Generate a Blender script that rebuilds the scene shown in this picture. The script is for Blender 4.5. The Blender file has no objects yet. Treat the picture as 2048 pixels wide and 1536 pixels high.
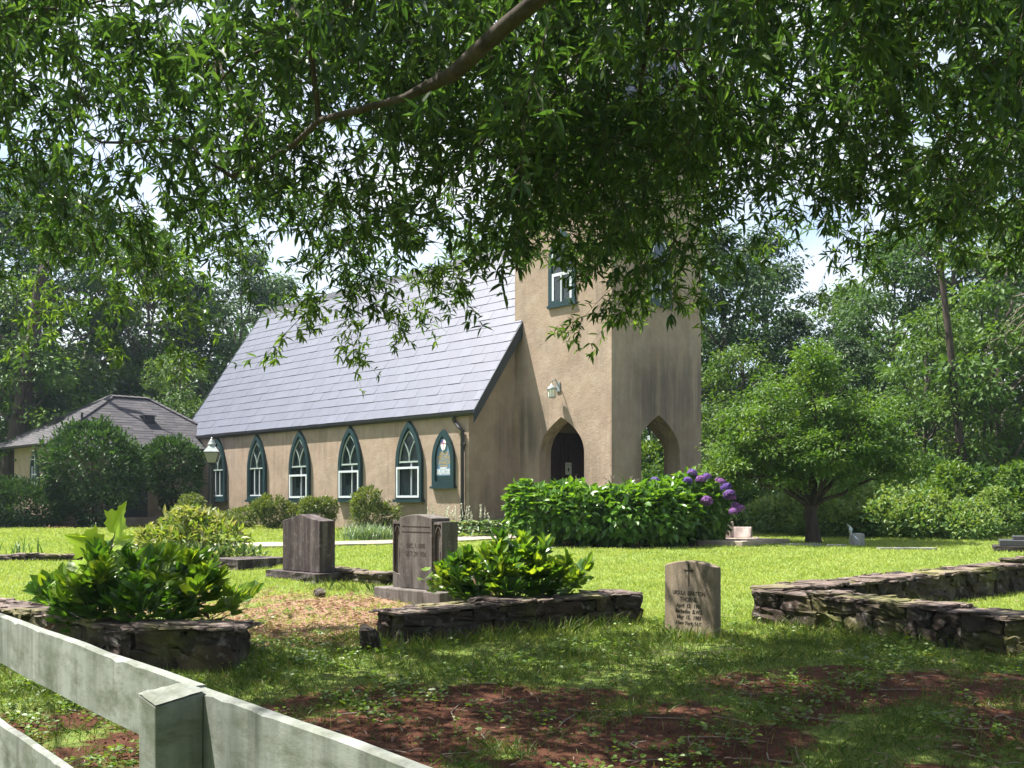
import bpy, math, random
import numpy as np
from mathutils import Vector, Matrix

rng = np.random.default_rng(7)
R = math.radians
SC = bpy.context.scene
COL = SC.collection

# ------------------------------------------------------------------ camera, sky, sun, exposure
EYE = 1.55
cam_d = bpy.data.cameras.new('camera')
cam = bpy.data.objects.new('camera', cam_d)
COL.objects.link(cam)
cam.location = (0, 0, EYE)
cam.rotation_euler = (R(90), 0, 0)
cam_d.sensor_width = 36.0
cam_d.lens = 37.3
cam_d.shift_y = 0.1138
cam_d.clip_start = 0.05
cam_d.clip_end = 2000
SC.camera = cam

U = Vector((-.685, .7287, 0)).normalized()      # along the nave, away from the street
V = Vector((U.y, -U.x, 0))                      # across the nave
SUN_EL, SUN_OFF = 62.5, 33.0
hs = math.cos(R(SUN_OFF)) * U - math.sin(R(SUN_OFF)) * V
to_sun = Vector((hs.x * math.cos(R(SUN_EL)), hs.y * math.cos(R(SUN_EL)), math.sin(R(SUN_EL))))
sl = bpy.data.lights.new('sun', 'SUN')
sl.energy = 5.0
sl.angle = R(0.53)
sl.color = (1.0, .95, .86)
sun = bpy.data.objects.new('sun', sl)
COL.objects.link(sun)
sun.rotation_euler = (-to_sun).to_track_quat('-Z', 'Y').to_euler()

world = bpy.data.worlds.new('World')
SC.world = world
world.use_nodes = True
wt = world.node_tree
wt.nodes.clear()
wo = wt.nodes.new('ShaderNodeOutputWorld')
bg = wt.nodes.new('ShaderNodeBackground')
bg.inputs['Strength'].default_value = 0.08
sky = wt.nodes.new('ShaderNodeTexSky')
sky.sky_type = 'NISHITA'
sky.sun_disc = False
sky.sun_elevation = R(SUN_EL)
sky.sun_rotation = math.atan2(to_sun.x, to_sun.y)
sky.dust_density = 1.5
sky.air_density = 1.0
tc = wt.nodes.new('ShaderNodeTexCoord')
mp = wt.nodes.new('ShaderNodeMapping')
mp.inputs['Scale'].default_value = (1.0, 1.0, 2.2)
cn = wt.nodes.new('ShaderNodeTexNoise')
cn.inputs['Scale'].default_value = 2.6
cn.inputs['Detail'].default_value = 8
cr = wt.nodes.new('ShaderNodeValToRGB')
cr.color_ramp.elements[0].position = .36
cr.color_ramp.elements[1].position = .62
cmx = wt.nodes.new('ShaderNodeMix')
cmx.data_type = 'RGBA'
wt.links.new(tc.outputs['Generated'], mp.inputs['Vector'])
wt.links.new(mp.outputs['Vector'], cn.inputs['Vector'])
wt.links.new(cn.outputs['Fac'], cr.inputs['Fac'])
wt.links.new(cr.outputs['Color'], cmx.inputs[0])
wt.links.new(sky.outputs['Color'], cmx.inputs[6])
cmx.inputs[7].default_value = (5.0, 5.2, 5.5, 1)
wt.links.new(cmx.outputs[2], bg.inputs['Color'])
wt.links.new(bg.outputs['Background'], wo.inputs['Surface'])

SC.view_settings.view_transform = 'Standard'
SC.view_settings.look = 'None'
SC.view_settings.gamma = 1
SC.view_settings.exposure = 1.72
SC.render.engine = 'CYCLES'
SC.cycles.use_denoising = True
SC.cycles.max_bounces = 7
SC.cycles.diffuse_bounces = 4
SC.cycles.transmission_bounces = 4
SC.cycles.transparent_max_bounces = 4
SC.cycles.sample_clamp_indirect = 6

# ------------------------------------------------------------------ helpers
class Geo:
    """collects vertices and faces with numpy and links them as ONE mesh object"""
    def __init__(s):
        s.v, s.l, s.c, s.m, s.r, s.n = [], [], [], [], [], 0

    def add(s, verts, faces, mat=0, rnd=None):
        verts = np.asarray(verts, dtype=np.float32).reshape(-1, 3)
        if isinstance(faces, np.ndarray):
            f = faces.astype(np.int64) + s.n
            s.l.append(f.ravel()); s.c.append(np.full(len(f), f.shape[1], np.int64)); k = len(f)
        else:
            k = len(faces)
            s.l.append(np.concatenate([np.asarray(q, np.int64) for q in faces]) + s.n)
            s.c.append(np.array([len(q) for q in faces], np.int64))
        s.m.append(np.full(k, mat, np.int32))
        if rnd is None:
            rnd = np.full(k, rng.random(), np.float32)
        elif np.isscalar(rnd):
            rnd = np.full(k, rnd, np.float32)
        s.r.append(np.asarray(rnd, np.float32))
        s.v.append(verts); s.n += len(verts)
        return s

    def mesh(s, name, mats, smooth=False):
        me = bpy.data.meshes.new(name)
        v = np.concatenate(s.v); l = np.concatenate(s.l); c = np.concatenate(s.c)
        me.vertices.add(len(v)); me.vertices.foreach_set('co', v.ravel())
        me.loops.add(len(l)); me.loops.foreach_set('vertex_index', l.astype(np.int32))
        me.polygons.add(len(c))
        me.polygons.foreach_set('loop_start', np.concatenate([[0], np.cumsum(c)[:-1]]).astype(np.int32))
        me.polygons.foreach_set('material_index', np.concatenate(s.m))
        me.polygons.foreach_set('use_smooth', np.full(len(c), bool(smooth)))
        for m in (mats if isinstance(mats, (list, tuple)) else [mats]):
            me.materials.append(m)
        a = me.attributes.new('rnd', 'FLOAT', 'FACE')
        a.data.foreach_set('value', np.concatenate(s.r))
        me.update(calc_edges=True)
        return me

    def build(s, name, mats, parent=None, smooth=False, loc=None):
        o = bpy.data.objects.new(name, s.mesh(name, mats, smooth))
        COL.objects.link(o)
        if parent: o.parent = parent
        if loc is not None: o.location = loc
        return o

    # simple shapes
    def box(s, lo, hi, mat=0, rnd=None, M=None):
        x0, y0, z0 = lo; x1, y1, z1 = hi
        v = np.array([[x0,y0,z0],[x1,y0,z0],[x1,y1,z0],[x0,y1,z0],[x0,y0,z1],[x1,y0,z1],[x1,y1,z1],[x0,y1,z1]], float)
        if M is not None:
            v = np.array([M @ Vector(p) for p in v])
        f = np.array([[0,3,2,1],[4,5,6,7],[0,1,5,4],[1,2,6,5],[2,3,7,6],[3,0,4,7]])
        return s.add(v, f, mat, rnd)

    def prism(s, poly, fn, o0, o1, mat=0, rnd=None):
        """poly: 2D outline, fn(a,b,o)->3D; extruded between o0 and o1"""
        n = len(poly)
        v = [fn(a, b, o0) for a, b in poly] + [fn(a, b, o1) for a, b in poly]
        f = [list(range(n))[::-1], list(range(n, 2 * n))]
        f += [[i, (i + 1) % n, n + (i + 1) % n, n + i] for i in range(n)]
        return s.add(v, f, mat, rnd)

    def ring(s, outer, inner, fn, o0, o1, mat=0, closed=True, rnd=None):
        n = len(outer)
        v = [fn(a, b, o) for o in (o0, o1) for L in (outer, inner) for a, b in L]
        f = []
        for i in range(n if closed else n - 1):
            j = (i + 1) % n
            f += [[2*n+i, 2*n+j, 3*n+j, 3*n+i], [i, n+i, n+j, j], [i, j, 2*n+j, 2*n+i], [n+i, 3*n+i, 3*n+j, n+j]]
        if not closed:
            f += [[0, 2*n, 3*n, n], [n-1, 2*n-1, 4*n-1, 3*n-1]]
        return s.add(v, f, mat, rnd)

    def tube(s, pts, radii, sides=7, mat=0, rnd=None, cap=True):
        pts = np.asarray(pts, float); n = len(pts)
        radii = np.full(n, radii) if np.isscalar(radii) else np.asarray(radii, float)
        t = np.gradient(pts, axis=0)
        t /= np.linalg.norm(t, axis=1)[:, None] + 1e-9
        ref = np.where(np.abs(t[:, 2:3]) > .9, np.array([[1., 0, 0]]), np.array([[0, 0, 1.]]))
        a = np.cross(t, ref); a /= np.linalg.norm(a, axis=1)[:, None] + 1e-9
        b = np.cross(t, a)
        th = np.linspace(0, 2 * np.pi, sides, endpoint=False)
        ringv = pts[:, None, :] + radii[:, None, None] * (np.cos(th)[None, :, None] * a[:, None, :] + np.sin(th)[None, :, None] * b[:, None, :])
        v = ringv.reshape(-1, 3)
        i = np.arange(n - 1)[:, None] * sides; k = np.arange(sides)[None, :]; k2 = (k + 1) % sides
        f = np.stack([i + k, i + k2, i + sides + k2, i + sides + k], -1).reshape(-1, 4)
        s.add(v, f, mat, rnd)
        if cap:
            s.add(ringv[0], [list(range(sides))[::-1]], mat, rnd)
            s.add(ringv[-1], [list(range(sides))], mat, rnd)
        return s

    def lathe(s, prof, c=(0, 0, 0), sides=16, mat=0, rot=0.0, rnd=None):
        th = np.linspace(0, 2 * np.pi, sides, endpoint=False) + rot
        v = [[c[0] + r * math.cos(a), c[1] + r * math.sin(a), c[2] + z] for r, z in prof for a in th]
        f = [[i*sides+k, i*sides+(k+1) % sides, (i+1)*sides+(k+1) % sides, (i+1)*sides+k] for i in range(len(prof)-1) for k in range(sides)]
        return s.add(v, f, mat, rnd)

    def leaves(s, pos, d, nrm, L, W, mat=0, rnd=None, fold=.18, kind='lance', droop=.12):
        """two folded quads per leaf"""
        n = len(pos)
        if n == 0: return s
        d = d / (np.linalg.norm(d, axis=1)[:, None] + 1e-9)
        side = np.cross(d, nrm); side /= np.linalg.norm(side, axis=1)[:, None] + 1e-9
        up = np.cross(side, d)
        L = np.broadcast_to(L, (n,))[:, None]; W = np.broadcast_to(W, (n,))[:, None]
        if kind == 'card':
            v = np.stack([pos, pos + d*L*.45 + side*W*.5, pos + d*L - up*L*droop, pos + d*L*.45 - side*W*.5], 1)
            f = np.arange(n)[:, None] * 4 + np.array([[0, 1, 2, 3]])
            s.add(v.reshape(-1, 3), f, mat, rng.random(n) if rnd is None else rnd)
            return s
        a, b, wa, wb = {'lance': (.25, .62, .40, .42), 'ovate': (.28, .62, .5, .40), 'round': (.3, .7, .5, .46)}[kind]
        tip = pos + d*L - up*L*droop
        r1 = pos + d*L*a + side*W*wa + up*W*fold; l1 = pos + d*L*a - side*W*wa + up*W*fold
        r2 = pos + d*L*b + side*W*wb + up*(W*fold - L*droop*.35); l2 = pos + d*L*b - side*W*wb + up*(W*fold - L*droop*.35)
        v = np.stack([pos, r1, r2, tip, l2, l1], 1).reshape(-1, 3)
        base = np.arange(n)[:, None] * 6
        f = np.concatenate([base + np.array([[0, 1, 2, 3]]), base + np.array([[0, 3, 4, 5]])], 1).reshape(-1, 4)
        rn = rng.random(n) if rnd is None else np.broadcast_to(rnd, (n,))
        s.add(v, f, mat, np.repeat(rn, 2))
        return s


def unit(n):
    v = rng.normal(size=(n, 3))
    return v / np.linalg.norm(v, axis=1)[:, None]


def empty(name, loc=(0, 0, 0), rz=0.0):
    o = bpy.data.objects.new(name, None)
    COL.objects.link(o)
    o.location = loc; o.rotation_euler = (0, 0, rz)
    o.empty_display_size = .2
    return o


def tag(o, label=None, cat=None, group=None, kind=None):
    if label: o['label'] = label
    if cat: o['category'] = cat
    if group: o['group'] = group
    if kind: o['kind'] = kind
    return o


def copy_tree(root, loc, rz=0.0, sc=1.0, label=None):
    kids = {}
    for q in bpy.data.objects:
        if q.parent: kids.setdefault(q.parent.name, []).append(q)
    def rec(o, par):
        c = o.copy(); COL.objects.link(c); c.parent = par
        for ch in kids.get(o.name, []): rec(ch, c)
        return c
    c = rec(root, None)
    c.location = loc; c.rotation_euler = (0, 0, rz)
    c.scale = sc if hasattr(sc, '__len__') else (sc, sc, sc)
    if label: c['label'] = label
    return c


# ------------------------------------------------------------------ ground shape
def sstep(a, b, x):
    t = np.clip((np.asarray(x, float) - a) / (b - a), 0, 1)
    return t * t * (3 - 2 * t)


def hnoise(x, y, s, seed=0.0):
    return (np.sin(x*s*1.7 + 1.3 + seed) * np.cos(y*s*1.3 + .7 - seed) + .6*np.sin(x*s*3.1 - y*s*2.3 + seed*2.1) + .4*np.cos(x*s*5.3 + y*s*4.7 + seed)) / 2.0


def zg(x, y):
    x = np.asarray(x, float); y = np.asarray(y, float)
    d = np.clip(y, -30, 23.0)
    z = .035 * d
    z = z + .015 * hnoise(x, y, .9) * sstep(2, 6, y)
    return z


def gp(px, py):
    """ground point seen at a pixel of the photograph (2048 x 1536)"""
    s = (py - 1001.0) / 2120.0
    y = EYE / (s + .035)
    if y > 23: y = (EYE - .805) / max(s, 1e-4)
    return Vector(((px - 1024) / 2120.0 * y, y, float(zg((px - 1024) / 2120.0 * y, y))))


def at(px, y, dz=0.0):
    x = (px - 1024) / 2120.0 * y
    return Vector((x, y, float(zg(x, y)) + dz))


# ------------------------------------------------------------------ materials
class NT:
    def __init__(s, name):
        s.m = bpy.data.materials.new(name)
        s.m.use_nodes = True
        s.t = s.m.node_tree
        s.t.nodes.clear()
        s.out = s.t.nodes.new('ShaderNodeOutputMaterial')
        s.p = s.t.nodes.new('ShaderNodeBsdfPrincipled')
        s.t.links.new(s.p.outputs[0], s.out.inputs[0])
        s._co = None

    def n(s, kind, **kw):
        q = s.t.nodes.new('ShaderNode' + kind)
        for k, v in kw.items(): setattr(q, k, v)
        return q

    def link(s, a, b): s.t.links.new(a, b)

    def val(s, sock, v):
        if hasattr(v, 'is_linked') or hasattr(v, 'links'): s.link(v, sock)
        elif hasattr(v, '__len__') and len(v) == 3 and sock.type == 'RGBA': sock.default_value = (*v, 1)
        else: sock.default_value = v

    def co(s, scale=(1, 1, 1), kind='Object'):
        t = s.n('TexCoord'); m = s.n('Mapping')
        m.inputs['Scale'].default_value = scale
        s.link(t.outputs[kind], m.inputs['Vector'])
        return m.outputs[0]

    def geo_pos(s, scale=(1, 1, 1)):
        t = s.n('NewGeometry'); m = s.n('Mapping')
        m.inputs['Scale'].default_value = scale
        s.link(t.outputs['Position'], m.inputs['Vector'])
        return m.outputs[0]

    def noise(s, scale, detail=4, rough=.55, vec=None, dist=0.0):
        q = s.n('TexNoise')
        q.inputs['Scale'].default_value = scale; q.inputs['Detail'].default_value = detail
        q.inputs['Roughness'].default_value = rough; q.inputs['Distortion'].default_value = dist
        s.link(vec if vec is not None else s.co(), q.inputs['Vector'])
        return q.outputs['Fac']

    def ramp(s, fac, stops):
        q = s.n('ValToRGB')
        e = q.color_ramp.elements
        while len(e) < len(stops): e.new(.5)
        for k, (p, c) in enumerate(stops):
            e[k].position = p
            e[k].color = (*c, 1) if hasattr(c, '__len__') else (c, c, c, 1)
        s.link(fac, q.inputs[0])
        return q.outputs[0]

    def mix(s, fac, a, b, mode='MIX'):
        q = s.n('Mix', data_type='RGBA', blend_type=mode)
        s.val(q.inputs[0], fac); s.val(q.inputs[6], a); s.val(q.inputs[7], b)
        return q.outputs[2]

    def math(s, op, a, b=0.0):
        q = s.n('Math', operation=op)
        s.val(q.inputs[0], a); s.val(q.inputs[1], b)
        return q.outputs[0]

    def attr(s, name):
        q = s.n('Attribute', attribute_name=name)
        return q.outputs['Fac']

    def bump(s, h, strength=.4, dist=.02):
        q = s.n('Bump')
        q.inputs['Strength'].default_value = strength; q.inputs['Distance'].default_value = dist
        s.link(h, q.inputs['Height']); s.link(q.outputs[0], s.p.inputs['Normal'])
        return s

    def set(s, **kw):
        names = {'base': 'Base Color', 'rough': 'Roughness', 'spec': 'Specular IOR Level', 'metal': 'Metallic'}
        for k, v in kw.items(): s.val(s.p.inputs[names.get(k, k)], v)
        return s


def leaf_mat(name, cols, trans=.35, tcol=None, rough=.42, spec=.5, patch=.0):
    k = NT(name)
    r = k.attr('rnd')
    st = [(i / max(1, len(cols) - 1), c) for i, c in enumerate(cols)]
    c = k.ramp(r, st)
    if patch:
        nz = k.noise(patch, 2, vec=k.geo_pos())
        c = k.mix(k.math('MULTIPLY', nz, .7), c, k.mix(.5, c, cols[-1]))
    k.set(base=c, rough=rough, spec=spec)
    tr = k.n('BsdfTranslucent')
    if tcol is None: tcol = (1.5, 1.45, .55)
    k.link(k.mix(1.0, c, tcol, 'MULTIPLY'), tr.inputs['Color'])
    mx = k.n('MixShader'); mx.inputs[0].default_value = trans
    k.link(k.p.outputs[0], mx.inputs[1]); k.link(tr.outputs[0], mx.inputs[2]); k.link(mx.outputs[0], k.out.inputs[0])
    return k.m


def plain(name, c, rough=.5, spec=.5, metal=0.0, var=.25, scale=6.0, bump=.0, bdist=.01):
    k = NT(name)
    nz = k.noise(scale, 5)
    dark = tuple(q * (1 - var) for q in c); lite = tuple(min(1, q * (1 + var)) for q in c)
    k.set(base=k.ramp(nz, [(.3, dark), (.7, lite)]), rough=rough, spec=spec, metal=metal)
    if bump: k.bump(k.noise(scale * 6, 4), bump, bdist)
    return k.m


def stucco():
    k = NT('stucco')
    pos = k.geo_pos()
    big = k.noise(.55, 6, .6, pos)
    c = k.ramp(big, [(.28, (.236, .174, .126)), (.5, (.298, .225, .168)), (.72, (.345, .27, .209))])
    mot = k.noise(3.2, 7, .65, pos)
    c = k.mix(k.ramp(mot, [(.42, 0.0), (.70, .5)]), c, (.40, .325, .26))
    mot2 = k.noise(1.7, 7, .7, k.geo_pos((1.3, 1.3, 1)))
    c = k.mix(k.ramp(mot2, [(.46, 0.0), (.68, .55)]), c, (.205, .165, .13))
    st = k.noise(1.0, 6, .62, k.geo_pos((5.5, 5.5, .30)))
    reg = k.ramp(k.noise(.75, 4, .6, k.geo_pos((1, 1, .8))), [(.46, 0.0), (.64, 1.0)])
    c = k.mix(k.math('MULTIPLY', reg, k.ramp(st, [(.44, 0.0), (.66, .75)])), c, (.15, .12, .10))
    st2 = k.noise(1.0, 5, .6, k.geo_pos((9, 9, .45)))
    c = k.mix(k.math('MULTIPLY', reg, k.ramp(st2, [(.54, 0.0), (.70, .6)])), c, (.26, .15, .095))
    st3 = k.noise(1.0, 5, .6, k.geo_pos((12, 12, .6)))
    c = k.mix(k.math('MULTIPLY', reg, k.ramp(st3, [(.55, 0.0), (.72, .3)])), c, (.42, .36, .30))
    sp = k.n('SeparateXYZ'); k.link(k.n('NewGeometry').outputs['Position'], sp.inputs[0])
    low = k.n('MapRange'); low.inputs[1].default_value = 2.0; low.inputs[2].default_value = .75
    k.link(sp.outputs[2], low.inputs[0])
    lown = k.math('MULTIPLY', low.outputs[0], k.ramp(k.noise(1.6, 5, .6, k.geo_pos((2, 2, .8))), [(.38, 0.0), (.62, .8)]))
    c = k.mix(lown, c, (.15, .115, .095))
    # rain stains where water runs: over the lawn-side arch and in the corner by the gable
    for (px_, py_, pz_), rad_, amt in (((3.4, 24.15, 3.9), 1.35, .85), ((.35, 25.0, 3.2), 1.1, .8), ((1.45, 23.8, 2.2), 1.0, .45), ((4.3, 25.0, 4.2), 1.0, .7)):
        d_ = k.n('VectorMath', operation='DISTANCE'); k.link(pos, d_.inputs[0]); d_.inputs[1].default_value = (px_, py_, pz_)
        mr = k.n('MapRange'); mr.inputs[1].default_value = rad_; mr.inputs[2].default_value = rad_ * .35
        k.link(d_.outputs['Value'], mr.inputs[0])
        c = k.mix(k.math('MULTIPLY', mr.outputs[0], k.ramp(st, [(.36, 0.0), (.60, amt)])), c, (.12, .098, .085))
    k.set(base=c, rough=.93, spec=.15)
    k.bump(k.mix(.55, k.noise(26, 8, .7, pos), k.noise(5, 8, .7, pos)), .75, .03)
    return k.m


def slate(name, a, b, c_, rough=.45, sc=5.0):
    k = NT(name)
    c = k.ramp(k.attr('rnd'), [(0, a), (.5, b), (1, c_)])
    nz = k.noise(sc, 6, .65, k.geo_pos())
    c = k.mix(k.ramp(nz, [(.35, 0.0), (.75, .35)]), c, tuple(q * .6 for q in a))
    k.set(base=c, rough=rough, spec=.5)
    k.bump(k.noise(sc * 8, 5, .6, k.geo_pos()), .25, .01)
    return k.m


def stone(name, cols, moss=.0, rough=.85, sc=7.0, bump=.7, topmoss=False):
    k = NT(name)
    c = k.ramp(k.attr('rnd'), [(i / (len(cols) - 1), q) for i, q in enumerate(cols)])
    nz = k.noise(sc, 8, .65, k.geo_pos())
    c = k.mix(k.ramp(nz, [(.35, .55), (.62, 0.0)]), c, tuple(q * .35 for q in cols[0]))
    c = k.mix(k.ramp(k.noise(sc * 1.7, 5, .6, k.geo_pos()), [(.58, 0.0), (.72, .5)]), c, (.42, .39, .36))
    if moss:
        g = k.noise(1.6, 6, .6, k.geo_pos())
        c = k.mix(k.ramp(g, [(.52, 0.0), (.66, moss)]), c, (.19, .2, .04))
    k.set(base=c, rough=rough, spec=.3)
    k.bump(k.noise(sc * 4, 8, .7, k.geo_pos()), bump, .03)
    return k.m


def gravestone(name, base, dark, lite, vs=(9, 9, .8)):
    k = NT(name)
    a = k.noise(1.0, 7, .62, k.geo_pos(vs))
    c = k.ramp(a, [(.3, dark), (.52, base), (.75, lite)])
    b = k.noise(14, 6, .7, k.geo_pos())
    c = k.mix(k.ramp(b, [(.55, 0.0), (.75, .5)]), c, tuple(min(1, q * 1.5) for q in lite))
    d = k.noise(2.6, 6, .65, k.geo_pos((1.5, 1.5, .8)))
    c = k.mix(k.ramp(d, [(.50, 0.0), (.66, .75)]), c, tuple(q * .75 for q in dark))
    k.set(base=c, rough=.88, spec=.25)
    k.bump(k.noise(60, 6, .7, k.geo_pos()), .5, .008)
    return k.m


def bark(name, a, b):
    k = NT(name)
    n1 = k.noise(1.0, 8, .65, k.geo_pos((14, 14, 2.5)))
    k.set(base=k.ramp(n1, [(.3, a), (.7, b)]), rough=.92, spec=.2)
    k.bump(n1, .8, .03)
    return k.m


M = {}
M['stucco'] = stucco()
M['slate'] = slate('slate_roofing', (.048, .056, .092), (.053, .062, .100), (.060, .070, .109), .55)
M['shingle'] = slate('shingle_roofing', (.030, .028, .034), (.046, .043, .050), (.068, .064, .070), .9, 3.0)
M['green'] = plain('dark_green_paint', (.010, .031, .035), .42, .4, 0, .2, 4)
M['fascia'] = plain('blue_black_paint', (.012, .026, .034), .38, .5, 0, .2, 4)
M['gutter'] = plain('black_metal', (.018, .018, .022), .35, .5, 0, .2, 8)
M['white'] = plain('white_paint', (.50, .54, .57), .5, .4, 0, .08, 9)
M['sash'] = plain('weathered_sash_paint', (.30, .36, .33), .55, .3, 0, .12, 9)
M['door'] = plain('dark_brown_door', (.045, .017, .015), .65, .25, 0, .3, 5)
M['greendoor'] = plain('dark_green_door', (.012, .026, .03), .4, .5, 0, .25, 5)
M['plaster'] = plain('porch_plaster', (.23, .215, .17), .9, .2, 0, .15, 2)
k = NT('window_glass'); k.set(base=(.012, .02, .022), rough=.06, spec=.8); M['glass'] = k.m
k = NT('lantern_glass'); k.set(base=(.78, .76, .68), rough=.25, spec=.5); M['lglass'] = k.m
k = NT('lantern_pane'); k.set(base=(.42, .42, .38), rough=.2, spec=.5)
tr_ = k.n('BsdfTranslucent'); tr_.inputs[0].default_value = (.6, .6, .53, 1)
mx_ = k.n('MixShader'); mx_.inputs[0].default_value = .6
k.link(k.p.outputs[0], mx_.inputs[1]); k.link(tr_.outputs[0], mx_.inputs[2]); k.link(mx_.outputs[0], k.out.inputs[0])
M['lpane'] = k.m
M['lampmetal'] = plain('aged_lamp_metal', (.26, .29, .28), .4, .5, .3, .25, 20)
M['iron'] = plain('black_iron', (.016, .018, .02), .45, .5, .2, .3, 10)
M['signblue'] = plain('sign_blue_paint', (.115, .20, .30), .3, .5, 0, .12, 3)
M['gold'] = plain('gold_lettering', (.50, .34, .10), .35, .5, .3, .1, 9)
M['letterwhite'] = plain('white_lettering', (.78, .80, .80), .5, .4, 0, .03, 9)
M['shieldblue'] = plain('shield_blue', (.10, .12, .45), .5, .4, 0, .05, 9)
M['shieldred'] = plain('shield_red', (.38, .12, .16), .5, .4, 0, .05, 9)
M['paper'] = plain('notice_paper', (.62, .62, .56), .7, .3, 0, .05, 9)
M['rubble'] = stone('rubble_stone', [(.026, .020, .017), (.050, .037, .030), (.078, .051, .040), (.040, .034, .029)], .35)
M['cap'] = stone('capstone_slate', [(.085, .063, .055), (.14, .105, .092), (.20, .148, .128)], .55, .8, 5.0, .8)
M['mortar'] = plain('mortar', (.10, .085, .07), .95, .1, 0, .4, 12, .6, .02)
M['grave_dark'] = gravestone('weathered_granite', (.062, .049, .048), (.018, .011, .013), (.18, .155, .148))
M['grave_mid'] = gravestone('carved_granite', (.110, .096, .088), (.042, .034, .031), (.20, .18, .165), (10, 10, .9))
M['grave_tan'] = gravestone('tan_gravestone', (.235, .185, .135), (.095, .08, .065), (.33, .28, .225), (5, 5, .9))
M['grave_brown'] = gravestone('brown_gravestone', (.23, .15, .10), (.10, .07, .05), (.3, .22, .16), (6, 6, 1.5))
M['grave_pink'] = gravestone('pinkish_granite', (.40, .33, .31), (.22, .17, .16), (.52, .45, .43), (4, 4, 1.2))
M['grave_grey'] = gravestone('grey_granite', (.25, .25, .255), (.14, .14, .14), (.34, .34, .35), (5, 5, 1.2))
M['polished'] = plain('dark_polished_granite', (.07, .072, .078), .25, .5, 0, .3, 40)
M['engraved'] = plain('engraved_letter', (.035, .028, .022), .9, .2, 0, .3, 30)
M['engraved2'] = plain('worn_engraving', (.055, .042, .038), .9, .2, 0, .3, 30)
M['concrete'] = plain('path_concrete', (.24, .21, .175), .9, .2, 0, .18, 3, .4, .01)
M['stepstone'] = plain('step_stone', (.30, .25, .21), .9, .2, 0, .25, 4, .5, .01)
M['bark'] = bark('dark_bark', (.022, .017, .014), (.075, .058, .046))
M['bark_grey'] = bark('grey_bark', (.05, .042, .036), (.14, .12, .10))
M['deadwood'] = bark('dead_wood', (.13, .10, .08), (.28, .235, .195))
M['twig'] = bark('twig_bark', (.03, .022, .016), (.075, .055, .04))
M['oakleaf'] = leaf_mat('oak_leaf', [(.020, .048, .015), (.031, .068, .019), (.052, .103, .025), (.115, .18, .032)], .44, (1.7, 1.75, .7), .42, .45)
M['wood_a'] = leaf_mat('woodland_leaf_a', [(.026, .062, .016), (.038, .088, .020), (.062, .122, .026)], .34, None, .55, .25)
M['wood_b'] = leaf_mat('woodland_leaf_b', [(.018, .044, .015), (.027, .064, .018), (.044, .090, .022)], .30, None, .5, .3)
M['wood_c'] = leaf_mat('woodland_leaf_c', [(.042, .095, .018), (.066, .132, .022), (.105, .172, .030)], .36, None, .5, .25)
M['maple'] = leaf_mat('maple_leaf', [(.042, .100, .015), (.066, .138, .019), (.11, .182, .026)], .42, (1.6, 1.5, .5), .5, .35)
M['brush'] = leaf_mat('undergrowth_leaf', [(.065, .14, .040), (.10, .19, .050), (.15, .235, .065), (.21, .27, .09)], .34, None, .5, .4)
M['holly'] = leaf_mat('holly_leaf', [(.016, .042, .012), (.030, .074, .018), (.062, .122, .028)], .22, None, .5, .25)
M['yew'] = leaf_mat('yew_leaf', [(.014, .038, .012), (.024, .060, .016), (.055, .105, .024)], .2, None, .55, .2)
M['azalea'] = leaf_mat('azalea_leaf', [(.045, .075, .018), (.085, .125, .024), (.14, .175, .03)], .32, None, .5, .4)
M['shrubyellow'] = leaf_mat('yellowing_leaf', [(.07, .13, .025), (.13, .20, .032), (.22, .28, .045), (.26, .25, .14)], .36, None, .42, .4)
M['hydrangea'] = leaf_mat('hydrangea_leaf', [(.055, .135, .016), (.085, .185, .020), (.13, .235, .028)], .36, (1.5, 1.5, .5), .33, .5)
M['peony'] = leaf_mat('peony_leaf', [(.036, .098, .018), (.056, .135, .022), (.095, .185, .028)], .4, (1.9, 1.8, .5), .3, .55)
M['peonylight'] = leaf_mat('peony_new_leaf', [(.08, .17, .02), (.13, .225, .026), (.20, .27, .034)], .46, (1.7, 1.6, .5), .32, .5)
M['vineleaf'] = leaf_mat('maple_seedling_leaf', [(.20, .33, .02), (.27, .39, .026)], .5, (1.6, 1.6, .5), .4, .4)
M['deadleaf'] = leaf_mat('dead_leaf', [(.06, .03, .018), (.13, .07, .04), (.24, .16, .10)], .15, None, .8, .2)
M['hosta'] = leaf_mat('hosta_leaf', [(.05, .11, .03), (.10, .17, .06), (.34, .38, .24)], .28, None, .4, .5)
M['liriope'] = leaf_mat('liriope_blade', [(.07, .13, .06), (.12, .19, .09), (.22, .28, .17)], .25, None, .45, .4)
M['petal'] = leaf_mat('hydrangea_petal', [(.10, .065, .29), (.14, .08, .32), (.20, .10, .33), (.25, .09, .25)], .25, (1, 1, 1), .7, .2)
M['whiteflower'] = leaf_mat('white_flower', [(.45, .46, .32), (.62, .62, .5)], .25, (1, 1, 1), .7, .2)
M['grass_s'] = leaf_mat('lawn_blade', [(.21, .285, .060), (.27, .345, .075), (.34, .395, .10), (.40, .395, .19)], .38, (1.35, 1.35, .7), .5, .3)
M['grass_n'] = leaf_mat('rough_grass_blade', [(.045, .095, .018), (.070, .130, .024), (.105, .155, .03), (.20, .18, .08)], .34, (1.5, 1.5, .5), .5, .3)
M['weed'] = leaf_mat('weed_leaf', [(.055, .12, .016), (.095, .165, .02), (.15, .21, .026)], .38, (1.6, 1.6, .5), .45, .4)
M['straw'] = leaf_mat('straw_litter', [(.16, .095, .072), (.27, .175, .138), (.38, .275, .225), (.26, .135, .105)], .15, None, .85, .15)
M['iris'] = leaf_mat('iris_blade', [(.05, .11, .03), (.08, .15, .04)], .3, None, .4, .4)


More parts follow.
